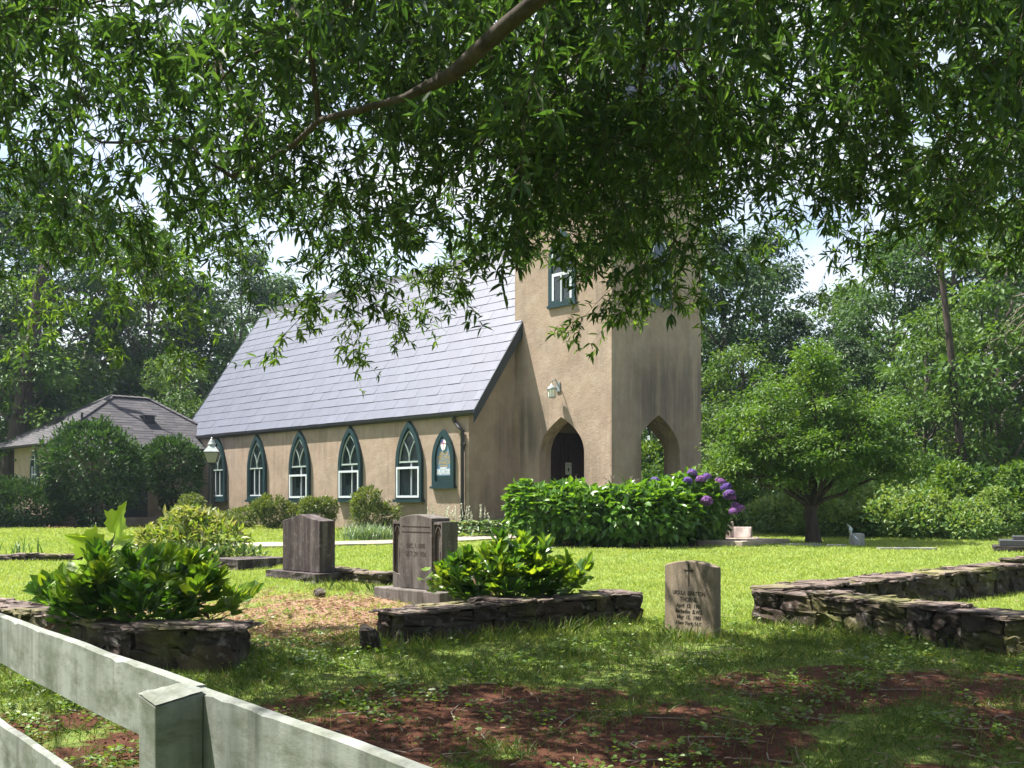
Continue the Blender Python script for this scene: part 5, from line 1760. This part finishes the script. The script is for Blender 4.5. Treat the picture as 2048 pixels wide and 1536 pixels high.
# big leaning dark trunk on the left and the leaning trunk on the right
for nm, loc, pts, rr, lab in (('bare_trunk', at(8, 33.5), [(0, 0, -.2), (.15, 0, 1.5), (.45, 0, 3.0), (.75, .2, 5.2), (1.1, .2, 8)], [.36, .30, .27, .22, .15], 'thick dark leaning trunk left of the annex'),
                         ('bare_trunk', at(1935, 27.5), [(0, 0, -.2), (-.12, 0, 1.6), (-.32, 0, 3.2), (-.42, .1, 4.8), (-.6, .2, 6.6), (-.75, .3, 9.5)], [.125, .11, .10, .09, .075, .03], 'slender dark trunk leaning left in the woods on the right')):
    o = empty(nm, loc); tag(o, lab, 'tree trunk')
    g = Geo(); t_ = np.array(pts); g.tube(t_, rr, 10)
    for q in range(6):
        i0 = rng.integers(2, len(pts)); b = t_[i0]; e = b + np.array([rng.uniform(-1.4, 1.4), rng.uniform(-.5, .5), rng.uniform(.3, 1.6)])
        grow(g, b, e, rr[-1]*.6, .012, 0, .07, 5, 5)
    g.build('trunk', M['bark'], o, smooth=True)
# dead hanging branches on the right
for c, sz, lab, wgt in (((2005, 22.5, 5.0), 1.5, 'bleached dead branch hanging in front of the trees at the right edge', 46), ((2040, 22.0, 1.75), .8, 'small bleached dead limb low at the right edge', 18)):
    px, y, z = c
    o = empty('dead_branch', ((px - 1024)/2120*y + 1.0, y, .77)); tag(o, lab, 'branch')
    g = Geo()
    main = grow(g, (.8, .3, z + .6), (0, 0, z + .1), .04, .022, .06, .05, 7, 6)
    for _ in range(wgt):
        b = main[rng.integers(2, 7)] + rng.normal(size=3)*.03
        e = b + np.array([rng.uniform(-.9, .3), rng.uniform(-.3, .3), rng.uniform(-1.0, .15)]) * sz * rng.uniform(.3, 1)
        p = grow(g, b, e, .010, .004, .12, .10, 6, 4)
        for _k in range(2):
            q = p[rng.integers(2, 6)]; grow(g, q, q + np.array([rng.normal()*.25, rng.normal()*.15, -rng.uniform(.05, .4)])*sz, .005, .002, .05, .1, 4, 3)
    g.build('limbs', M['deadwood'], o)

# brush along the wood's edge
def brush_proto(mat, L, R0, H0, n, kind='ovate'):
    b_ = bush('wild_shrub', Vector((0, 0, 0)), 'x', 'shrub', [((0, 0, H0*.45), (R0, R0*.8, H0*.42)), ((R0*.5, 0, H0*.35), (R0*.7, R0*.6, H0*.36)), ((-R0*.55, .1, H0*.4), (R0*.65, R0*.6, H0*.38)), ((.1*R0, 0, H0*.8), (R0*.5, R0*.5, H0*.28))], n, L, mat, kind, .5, 0, 'wild brush at the edge of the woods', 8, .3, .55, 150, jit=1.0)
    return b_


bp = [brush_proto('brush', .13, 1.1, 1.1, 2900), brush_proto('brush', .115, .9, 1.5, 2900), brush_proto('wood_a', .13, 1.1, 1.3, 3000), brush_proto('wood_c', .16, 1.0, 1.6, 2400)]
bspots = [(2, 1425, 25.5, 1.0, 'dark green brush behind the far upright headstone'), (2, 1500, 26.5, .8, 'dark green brush behind the slant marker'), (3, 1570, 25.5, .72, 'green brush left of the maple trunk'),
          (0, 1600, 23.5, .95, 'pale brush just left of the maple trunk'), (1, 1690, 24.0, .95, 'brush right behind the maple trunk'), (0, 1770, 22.8, .95, 'pale yellow-green brush right of the grey headstone'),
          (1, 1790, 25.0, 1.12, 'tall yellow-tipped brush right of the maple'), (0, 1850, 22.4, .85, 'pale brush in the middle of the right edge of the lawn'), (3, 1900, 23.6, .92, 'taller green weed brush with drooping leaves'),
          (0, 1930, 21.9, .72, 'pale low brush left of the polished ledger'), (1, 1985, 22.6, .66, 'brush behind the polished ledger'), (3, 2050, 23.0, .9, 'green brush at the right edge of the view'),
          (2, 1960, 25.5, 1.1, 'dark brush in the shade of the trees at right'), (2, 1680, 27.5, 1.3, 'dark brush behind the maple'), (2, 1860, 27.0, 1.3, 'dark tall brush below the leaning trunk'),
          (2, 1330, 31, 1.25, 'dark brush seen through the porch arch'), (3, 1290, 34, 1.5, 'green brush glimpsed through the porch arch'), (2, 2110, 25, 1.3, 'dark brush just beyond the right edge'), (0, 1660, 22.6, .7, 'low pale brush right of the trunk foot'),
          (2, 15, 34, 1.1, 'dark brush left behind the yew')]
used = set()
for kd, px, y, s_, lab in bspots:
    x = (px - 1024) / 2120 * y
    loc = Vector((x, y, float(zg(x, y)) - .05))
    if kd not in used:
        used.add(kd); o = bp[kd]; o.location = loc; o.scale = (s_,)*3; o['label'] = lab
    else: o = copy_tree(bp[kd], loc, rng.uniform(0, 6.28), s_, lab)

# the far wood that closes the view
n = 60000
ang = rng.uniform(R(-96), R(96), n); dist = rng.uniform(52, 72, n)
hh = rng.random(n) ** 1.1 * (8.2 + 1.6*np.sin(ang*23) + 1.2*np.sin(ang*51 + 1) + 2.0*np.clip(-ang, 0, .5)*2)
P_ = np.column_stack([np.sin(ang)*dist, np.cos(ang)*dist, .7 + hh])
LL = rng.uniform(.5, .95, n)
g = Geo(); g.leaves(P_, unit(n) + np.array([0, 0, -.2]), unit(n)*.8 + np.array([0, -.3, .8]), LL, LL*.6, 0, np.clip(.5 + .35*np.sin(ang*40 + hh) + .2*rng.normal(size=n), 0, 1), .1, 'card', .2)
tag(g.build('far_woods', M['wood_b']), 'far wood closing the view behind the trees', 'woods', kind='stuff')

# unseen wood added behind the viewer: it keeps the open sky off the shaded side of things
n = 15000
ang = rng.uniform(R(95), R(265), n); dist = rng.uniform(17, 34, n)
P_ = np.column_stack([np.sin(ang)*dist, np.cos(ang)*dist, rng.random(n) * (8.5 + 2.0*np.sin(ang*19)) - .8])
LL = rng.uniform(.6, 1.1, n)
g = Geo(); g.leaves(P_, unit(n) + np.array([0, 0, -.2]), unit(n)*.8 + np.array([0, .3, .6]), LL, LL*.65, 0, None, .1, 'card', .2)
tag(g.build('sky_block_woods', M['wood_b']), 'unseen wood added behind the viewer to hold back sky light', 'woods', kind='stuff')

# ------------------------------------------------------------------ the oak whose boughs hang over the view
def pix(px, py, y): return np.array([(px - 1024) / 2120 * y, y, EYE + (1001 - py) / 2120 * y])


oak = empty('oak_tree', (3.4, -2.2, float(zg(3.4, -2.2))))
tag(oak, 'narrow-leaved oak whose low leafy boughs hang across the top of the view', 'tree')
O0 = np.array(oak.location)
g_br = Geo()
skel = [  # limb polylines: points in space
    [(3.4, -2.2, 0.0), (3.35, -2.15, 1.5), (3.2, -2.0, 3.2), (3.0, -1.7, 4.4), (2.6, -1.0, 5.6)],
    [(3.0, -1.7, 4.4), (1.9, .6, 4.75), (.75, 2.7, 4.15), (.17, 4.0, 3.50), (-.25, 4.5, 3.36)],
    [(3.2, -2.0, 3.9), (3.7, 1.0, 5.3), (3.6, 4.2, 5.2), (3.2, 6.8, 4.6), (2.8, 8.6, 4.2)],
    [(3.0, -1.7, 4.4), (.6, -.2, 5.7), (-2.4, 2.6, 5.8), (-4.4, 5.4, 5.2), (-5.2, 7.4, 4.6)],
    [(3.1, -1.8, 4.2), (5.0, .6, 5.2), (6.2, 3.6, 5.1), (6.4, 6.4, 4.5)],
    [(2.6, -1.0, 5.6), (1.6, 2.0, 7.0), (.4, 5.0, 7.4), (-.6, 7.4, 6.9)],
    [(-.25, 4.5, 3.36), (-.8, 5.2, 3.45), (-1.25, 6.1, 3.60), (-1.9, 7.2, 3.75)],
    [(.75, 2.7, 4.15), (.8, 5.2, 4.5), (.9, 7.8, 4.3)]]
nodes, par, fixed = [], [], 0
def add_node(p, pa):
    nodes.append(np.array(p, float)); par.append(pa); return len(nodes) - 1
lookup = {}
for L_ in skel:
    prev = None
    for q in range(len(L_)):
        kx = tuple(L_[q])
        if q == 0:
            if kx in lookup: prev = lookup[kx]
            elif nodes: prev = int(np.argmin([np.linalg.norm(n_ - np.array(kx)) for n_ in nodes]))
            else: prev = lookup.setdefault(kx, add_node(kx, -1))
            continue
        a = nodes[prev]; b = np.array(kx, float)
        m = max(2, int(np.linalg.norm(b - a) / .45))
        for t in range(1, m + 1):
            pt = a + (b - a) * t / m + (rng.normal(size=3) * .025 if t < m else 0)
            prev = add_node(pt, prev)
        lookup[kx] = prev
nfix = len(nodes)

PR = np.array([(-300, 560), (0, 500), (80, 500), (150, 560), (250, 640), (300, 650), (340, 600), (400, 560), (500, 545), (600, 590), (640, 670), (690, 690), (760, 670), (830, 640), (880, 600), (960, 590), (1060, 540), (1130, 525), (1190, 500), (1225, 455), (1250, 545),
               (1300, 590), (1350, 560), (1390, 500), (1440, 460), (1510, 430), (1590, 455), (1660, 500), (1720, 525), (1780, 510), (1850, 480), (1930, 520), (2048, 545), (2350, 560)], float)
sprays = []   # base point, weight of leaves, leaf scale
# boughs in view
n_try = 0
while len(sprays) < 880 and n_try < 14000:
    n_try += 1
    px = rng.uniform(-260, 2330)
    lim = np.interp(px, PR[:, 0], PR[:, 1]) - 98 - rng.exponential(28)
    py = lim - (lim + 260) * rng.random() ** 1.05
    y = np.clip(5.1 + 4.4 * (py + 200) / 700 + rng.normal() * 1.0, 4.6, 10.4)
    dens = .82 if px < 620 else (.95 if px < 1000 else (1.0 if px < 1430 else .8))
    if y < 5.6: dens *= .6
    if py < 330 and px < 560: dens *= .62
    if 800 < px < 960 and 180 < py < 420: dens *= .45
    if 1030 < px < 1420 and py > 430: dens *= .7
    if px > 1430 and py > 400: dens *= .75
    if rng.random() > dens: continue
    sprays.append((pix(px, py, y), 1.0, 1.0))
# distinct hanging tips, leaf tone lightened to imitate a sunlit fringe
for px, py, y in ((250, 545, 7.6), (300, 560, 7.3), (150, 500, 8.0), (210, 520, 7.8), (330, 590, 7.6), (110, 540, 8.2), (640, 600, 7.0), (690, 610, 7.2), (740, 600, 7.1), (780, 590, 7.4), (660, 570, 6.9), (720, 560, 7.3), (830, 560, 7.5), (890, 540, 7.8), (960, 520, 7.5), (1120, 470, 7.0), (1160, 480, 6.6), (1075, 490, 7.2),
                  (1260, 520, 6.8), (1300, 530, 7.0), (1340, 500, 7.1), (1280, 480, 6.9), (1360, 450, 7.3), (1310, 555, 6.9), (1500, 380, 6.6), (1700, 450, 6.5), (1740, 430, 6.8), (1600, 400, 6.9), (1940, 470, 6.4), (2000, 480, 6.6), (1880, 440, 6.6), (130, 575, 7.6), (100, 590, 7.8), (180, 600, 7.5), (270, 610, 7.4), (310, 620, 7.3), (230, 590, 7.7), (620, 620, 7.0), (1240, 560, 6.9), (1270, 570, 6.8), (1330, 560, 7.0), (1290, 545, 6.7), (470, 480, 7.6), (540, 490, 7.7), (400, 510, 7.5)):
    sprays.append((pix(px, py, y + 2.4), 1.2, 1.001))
for _ in range(90):
    sprays.append((pix(rng.uniform(1010, 1440), rng.uniform(90, 400), rng.uniform(6, 9.4)), 1.0, 1.0))
# the rest of the crown, above and behind the viewer: it shades the ground before the fence
for _ in range(500):
    x = rng.uniform(-9.5, 7.5); y = rng.uniform(-5, 9.6)
    z = rng.uniform(4.6, 8.4)
    if y > 4 and z < EYE + .50 * y: z = EYE + .50 * y + rng.uniform(0, 2.2)
    if x < -5.5 and y > 6.5: continue
    sprays.append((np.array([x, y, z]), .8, 1.5))
# the dense low rim that ends the shade
for _ in range(120):
    x = rng.uniform(-6.0, 6.0); y = rng.uniform(7.5, 9.9) - .05 * abs(x)
    sprays.append((np.array([x, y, rng.uniform(5.6, 7.6)]), .9, 1.3))

B = np.array([s[0] for s in sprays])
root_p = nodes[lookup[(3.0, -1.7, 4.4)]]
order = np.argsort(np.linalg.norm(B - root_p, axis=1))
node_arr = np.array(nodes)
plen = np.zeros(len(nodes))
for q in range(len(nodes)):
    if par[q] >= 0: plen[q] = plen[par[q]] + np.linalg.norm(nodes[q] - nodes[par[q]])
plen = list(plen)
spray_node = {}
for si_ in order:
    b = B[si_]
    arr = np.array(nodes)
    dv = b - arr
    dd_ = np.linalg.norm(dv, axis=1)
    cost = dd_ + .10 * np.array(plen) + .35 * np.clip(dv[:, 2], 0, None)
    cost[:8] += 3
    q = int(np.argmin(cost))
    m = max(1, int(dd_[q] / .4))
    prev = q
    a = nodes[q]
    for t in range(1, m + 1):
        f = t / m
        pt = a + (b - a) * f + np.array([0, 0, .16 * dd_[q] * math.sin(math.pi * f) * .6]) + (rng.normal(size=3) * .03 if t < m else 0)
        pr_ = prev
        prev = add_node(pt, pr_); plen.append(plen[pr_] + np.linalg.norm(nodes[prev] - nodes[pr_]))
    spray_node[si_] = prev
# thickness by the pipe model
rad = np.full(len(nodes), .0026)
acc = np.zeros(len(nodes))
for q in range(len(nodes) - 1, -1, -1):
    r_ = max(.0028, acc[q] ** (1 / 2.35)) if acc[q] > 0 else .0028
    rad[q] = r_
    if par[q] >= 0: acc[par[q]] += r_ ** 2.35
rad = np.minimum(rad, .34)
rad[:nfix] = np.maximum(rad[:nfix], .016)
sk_ = np.array(nodes[:nfix]); near_ = np.where((sk_[:, 1] > 0) & (sk_[:, 1] < 4.6) & (sk_[:, 2] < 4.6))[0]; rad[near_] = np.maximum(rad[near_], .034)
kids = {}
for q in range(len(nodes)):
    kids.setdefault(par[q], []).append(q)
# draw chains
stack = [c for c in kids.get(-1, [])]
g_lim, g_tw = Geo(), Geo()
def chain_from(start, parent):
    path = [parent, start] if parent >= 0 else [start]
    cur = start
    while cur in kids:
        ks = sorted(kids[cur], key=lambda c: -rad[c])
        for c in ks[1:]: stack2.append((c, cur))
        cur = ks[0]; path.append(cur)
    return path
stack2 = [(c, -1) for c in kids[-1]]
while stack2:
    c, pa = stack2.pop()
    path = chain_from(c, pa)
    if len(path) < 2: continue
    pts_ = np.array([nodes[q] for q in path]) - O0
    rr = np.array([rad[q] for q in path])
    if pa >= 0: rr[0] = min(rr[0], rr[1] * 1.15)
    big = rr.max() > .03
    (g_lim if big else g_tw).tube(pts_, rr, 10 if rr.max() > .08 else (7 if big else 4), cap=False)
g_lim.build('trunk', M['bark'], oak, smooth=True)

# leaf sprays
P_, D_, N_, L_, T_ = [], [], [], [], []
for si_, (b, wgt, ls) in enumerate(sprays):
    nd = spray_node[si_]
    dr = nodes[nd] - nodes[par[nd]]; dr = dr / (np.linalg.norm(dr) + 1e-9)
    dr = dr * np.array([1, 1, .3]) + np.array([0, 0, -.32]) + rng.normal(size=3) * .38; dr /= np.linalg.norm(dr)
    ln = rng.uniform(.38, .72)
    main = b + dr * ln * np.linspace(0, 1, 5)[:, None] + np.array([0, 0, -.10]) * (np.linspace(0, 1, 5)[:, None] ** 2)
    if ls < 1.1: g_tw.tube(main - O0, [.003, .0026, .0022, .0018, .0012], 4, cap=False)
    nt = int(9 * wgt) if ls < 1.1 else 5
    for q in range(nt):
        t = rng.uniform(.05, 1)
        s0 = b + dr * ln * t + np.array([0, 0, -.10 * t * t])
        sd = dr * .55 + unit(1)[0] * .75 + np.array([0, 0, -.15]); sd /= np.linalg.norm(sd)
        tl = rng.uniform(.10, .30) * (1 if ls < 1.1 else 1.5)
        if ls < 1.1: g_tw.tube(np.array([s0, s0 + sd*tl*.6, s0 + sd*tl + np.array([0, 0, -.02])]) - O0, [.0018, .0015, .001], 3, cap=False)
        nl = rng.integers(8, 14) if ls < 1.1 else 10
        tt = np.concatenate([rng.uniform(.2, .9, nl - 5), np.full(5, 1.0)])
        pp_ = s0 + sd * tl * tt[:, None]
        dv = sd * .55 + unit(nl) * 1.0 + np.array([0, 0, -.08])
        P_.append(pp_); D_.append(dv); N_.append(unit(nl) * .6 + np.array([0, 0, 1.])); L_.append(rng.uniform(.055, .118, nl) * ls); T_.append(np.clip(rng.random(nl) * .8 + (.35 if ls == 1.001 else 0), 0, 1))  # hanging tips: paler leaf colour stands in for sunlight on them
P_ = np.concatenate(P_); D_ = np.concatenate(D_); N_ = np.concatenate(N_); L_ = np.concatenate(L_)
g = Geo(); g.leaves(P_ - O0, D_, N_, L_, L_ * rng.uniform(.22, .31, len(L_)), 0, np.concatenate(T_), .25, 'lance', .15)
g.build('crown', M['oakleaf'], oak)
g_tw.build('twigs', M['twig'], oak)
print('oak leaves', len(P_))

# ------------------------------------------------------------------ grass, weeds and litter
foot = []   # footprints kept clear of blades: (centre, half sizes, rotation)
def blades(name, P, h, w, mat, lab, tilt=.5, tone=None, three=False):
    n = len(P)
    th = rng.uniform(0, 2*np.pi, n)
    sd = np.column_stack([np.cos(th), np.sin(th), np.zeros(n)]) * (w / 2)[:, None]
    ph = rng.uniform(0, 2*np.pi, n); tl = rng.random(n) ** .8 * tilt
    up_ = np.column_stack([np.cos(ph)*tl, np.sin(ph)*tl, np.sqrt(np.clip(1 - tl*tl, .05, 1))])
    mid = P + up_ * (h*.55)[:, None]
    tip = P + up_ * h[:, None] + np.column_stack([np.cos(ph), np.sin(ph), np.zeros(n)]) * (h * tl * .6)[:, None]
    g = Geo()
    v = np.stack([P - sd, P + sd, mid + sd*.8, tip, mid - sd*.8], 1).reshape(-1, 3)
    f = np.arange(n)[:, None] * 5 + np.array([[0, 1, 2, 3, 4]])
    g.add(v, f, 0, rng.random(n) if tone is None else tone)
    o = g.build(name, M[mat])
    tag(o, lab, 'grass', kind='stuff')
    return o


def scatter(n, x0, x1, y0, y1, dens, nearer=1.0):
    y = y0 + (y1 - y0) * rng.random(n) ** nearer
    half = .60 * y + 1.3
    x = np.clip(rng.uniform(-1, 1, n) * half, x0, x1)
    k_ = rng.random(n) < dens(x, y)
    x, y = x[k_], y[k_]
    return np.column_stack([x, y, zg(x, y)])


def on_path(x, y):
    d = np.full(len(x), 9.0)
    for a, b in zip(pp[:-1], pp[1:]):
        a = np.array(a); b = np.array(b); ab = b - a
        t = np.clip(((x - a[0])*ab[0] + (y - a[1])*ab[1]) / (ab @ ab), 0, 1)
        d = np.minimum(d, np.hypot(x - a[0] - t*ab[0], y - a[1] - t*ab[1]))
    return d < .47


# mown lawn
P = scatter(365000, -20, 20, 9.2, 24.5, lambda x, y: (1 - .93*np.clip(litter_mask(x, y), 0, 1)) * (1 - soil_mask(x, y)) * (~on_path(x, y)) * np.clip(.75 + .35*hnoise(x, y, 1.6, 5), .3, 1), 1.15)
dd_ = P[:, 1]
patch = np.clip(.38 + .22*hnoise(P[:, 0], P[:, 1], .8, 9) + .17*hnoise(P[:, 0], P[:, 1], 3.5, 2) + .20*rng.normal(size=len(P)), 0, 1)
blades('lawn_grass', P, rng.uniform(.025, .055, len(P)) * (1 + .3*hnoise(P[:, 0], P[:, 1], 2.1, 3)), rng.uniform(.006, .011, len(P)) * (dd_ / 12), 'grass_s', 'short sunlit lawn grass round the graves and the chapel', .75, patch)
P = scatter(60000, -30, 30, 24, 33, lambda x, y: np.full(len(x), .9) * (1 - soil_mask(x, y)), 1)
blades('lawn_grass', P, rng.uniform(.04, .07, len(P)), rng.uniform(.02, .035, len(P)), 'grass_s', 'short lawn grass farther back beside the annex', .6)
# rough shaded grass in front
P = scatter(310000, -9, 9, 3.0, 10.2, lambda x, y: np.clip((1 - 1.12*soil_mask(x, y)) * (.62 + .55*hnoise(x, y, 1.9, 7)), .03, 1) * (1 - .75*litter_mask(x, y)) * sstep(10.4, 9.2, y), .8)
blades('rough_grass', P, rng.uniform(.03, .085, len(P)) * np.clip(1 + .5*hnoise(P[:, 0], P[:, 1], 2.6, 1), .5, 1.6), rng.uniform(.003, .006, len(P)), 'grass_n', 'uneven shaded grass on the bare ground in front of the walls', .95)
# taller tufts by the walls
tf = []
for (xa, ya, xb, yb, m) in ((-1.0, 8.75, 1.2, 10.15, 900), (2.4, 10.0, 4.6, 8.3, 900), (1.25, 9.2, 1.9, 9.35, 260), (3.9, 10.9, 4.4, 11.0, 260), (-1.9, 7.6, -1.7, 8.3, 200), (-1.2, 9.0, -1.0, 9.8, 260), (-2.6, 13.2, -1.5, 12.5, 260)):
    t = rng.random(m); x = xa + (xb-xa)*t + rng.normal(size=m)*.09; y = ya + (yb-ya)*t + rng.normal(size=m)*.08
    tf.append(np.column_stack([x, y, zg(x, y)]))
P = np.concatenate(tf)
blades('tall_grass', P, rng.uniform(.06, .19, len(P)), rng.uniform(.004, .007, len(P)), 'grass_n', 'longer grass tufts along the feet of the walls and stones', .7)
# broad-leaved weeds
def weeds(n, dens, s0, s1, name, lab):
    P = scatter(n, -9, 9, 3.2, 11.0, dens, .9)
    m = 6
    C_ = np.repeat(P, m, 0); th = rng.uniform(0, 2*np.pi, len(C_))
    D_ = np.column_stack([np.cos(th), np.sin(th), rng.uniform(.0, .6, len(C_))])
    LL = rng.uniform(s0, s1, len(C_))
    C_ = C_ + np.column_stack([np.cos(th)*LL*.5, np.sin(th)*LL*.5, rng.uniform(.015, .075, len(C_))])
    g = Geo(); g.leaves(C_, D_, np.array([0, 0, 1.]) + .4*unit(len(C_)), LL, LL*.75, 0, None, .12, 'round', .2)
    tag(g.build(name, M['weed']), lab, 'weeds', kind='stuff')


wclump = lambda x, y: np.clip(hnoise(x, y, 1.5, 11) * 1.0 + .5 * hnoise(x, y, 4.5, 3) + .05, 0, .8) * (1 - .4*soil_mask(x, y))
weeds(19000, wclump, .020, .043, 'ground_weeds', 'low heart-leaved weeds spread over the shaded ground')
# dead leaves, straw and bits of twig
P = scatter(90000, -9, 9, 4.0, 14.0, lambda x, y: np.clip(litter_mask(x, y)*.85 + .018, 0, 1), 1.1)
n = len(P); th = rng.uniform(0, 2*np.pi, n)
D_ = np.column_stack([np.cos(th), np.sin(th), rng.uniform(-.15, .35, n)]); LL = rng.uniform(.03, .075, n)
g = Geo(); g.leaves(P + np.array([0, 0, .012]), D_, np.array([0, 0, 1.]) + .8*unit(n), LL, LL*rng.uniform(.12, .4, n), 0, None, .2, 'lance', .2)
tag(g.build('leaf_litter', M['straw']), 'dry tan leaf litter and straw among the graves', 'litter', kind='stuff')
g = Geo()
P = scatter(420, -7, 7, 4.2, 9.0, lambda x, y: np.full(len(x), .8), .8)
for p in P:
    th = rng.uniform(0, 6.28); l_ = rng.uniform(.05, .28) if rng.random() < .9 else rng.uniform(.3, .55)
    d = np.array([math.cos(th), math.sin(th), 0]) * l_; k_ = np.array([-math.sin(th), math.cos(th), 0]) * l_ * rng.normal() * .12
    a, b, c = p, p + d*.5 + k_, p + d
    pts_ = np.array([a, b, c]); pts_[:, 2] = zg(pts_[:, 0], pts_[:, 1]) + .012
    g.tube(pts_, rng.uniform(.0018, .0045), 4)
tag(g.build('fallen_twigs', M['deadwood']), 'thin fallen twigs scattered on the red soil', 'twigs', kind='stuff')
# soil crumbs
P = scatter(26000, -4, 6, 4.0, 9.0, lambda x, y: soil_mask(x, y) * .9, .8)
n = len(P); g = Geo()
s_ = rng.uniform(.003, .012, n)[:, None]
u3 = [unit(n) for _ in range(4)]
v = np.stack([P + np.array([0, 0, .006]) + q * s_ for q in u3], 1).reshape(-1, 3)
f = np.concatenate([np.arange(n)[:, None]*4 + np.array([q]) for q in ((0, 1, 2), (0, 2, 3), (0, 3, 1), (1, 3, 2))])
g.add(v, f, 0, np.tile(rng.random(n), 4))
tag(g.build('soil_crumbs', plain('soil_crumb', (.12, .045, .028), .95, .1, 0, .5, 30)), 'red soil crumbs on the bare patch', 'soil', kind='stuff')

# ------------------------------------------------------------------ hazy summer air
k = NT('hazy_air')
k.t.nodes.remove(k.p)
pv = k.n('VolumePrincipled')
pv.inputs['Color'].default_value = (.66, .83, 1.0, 1)
pv.inputs['Density'].default_value = .00045
pv.inputs['Anisotropy'].default_value = .35
k.link(pv.outputs[0], k.out.inputs['Volume'])
g = Geo(); g.box((-320, -80, -6), (320, 420, 19.5))
hz = g.build('haze', k.m); tag(hz, 'thin bright summer haze in the air', 'haze', kind='stuff')
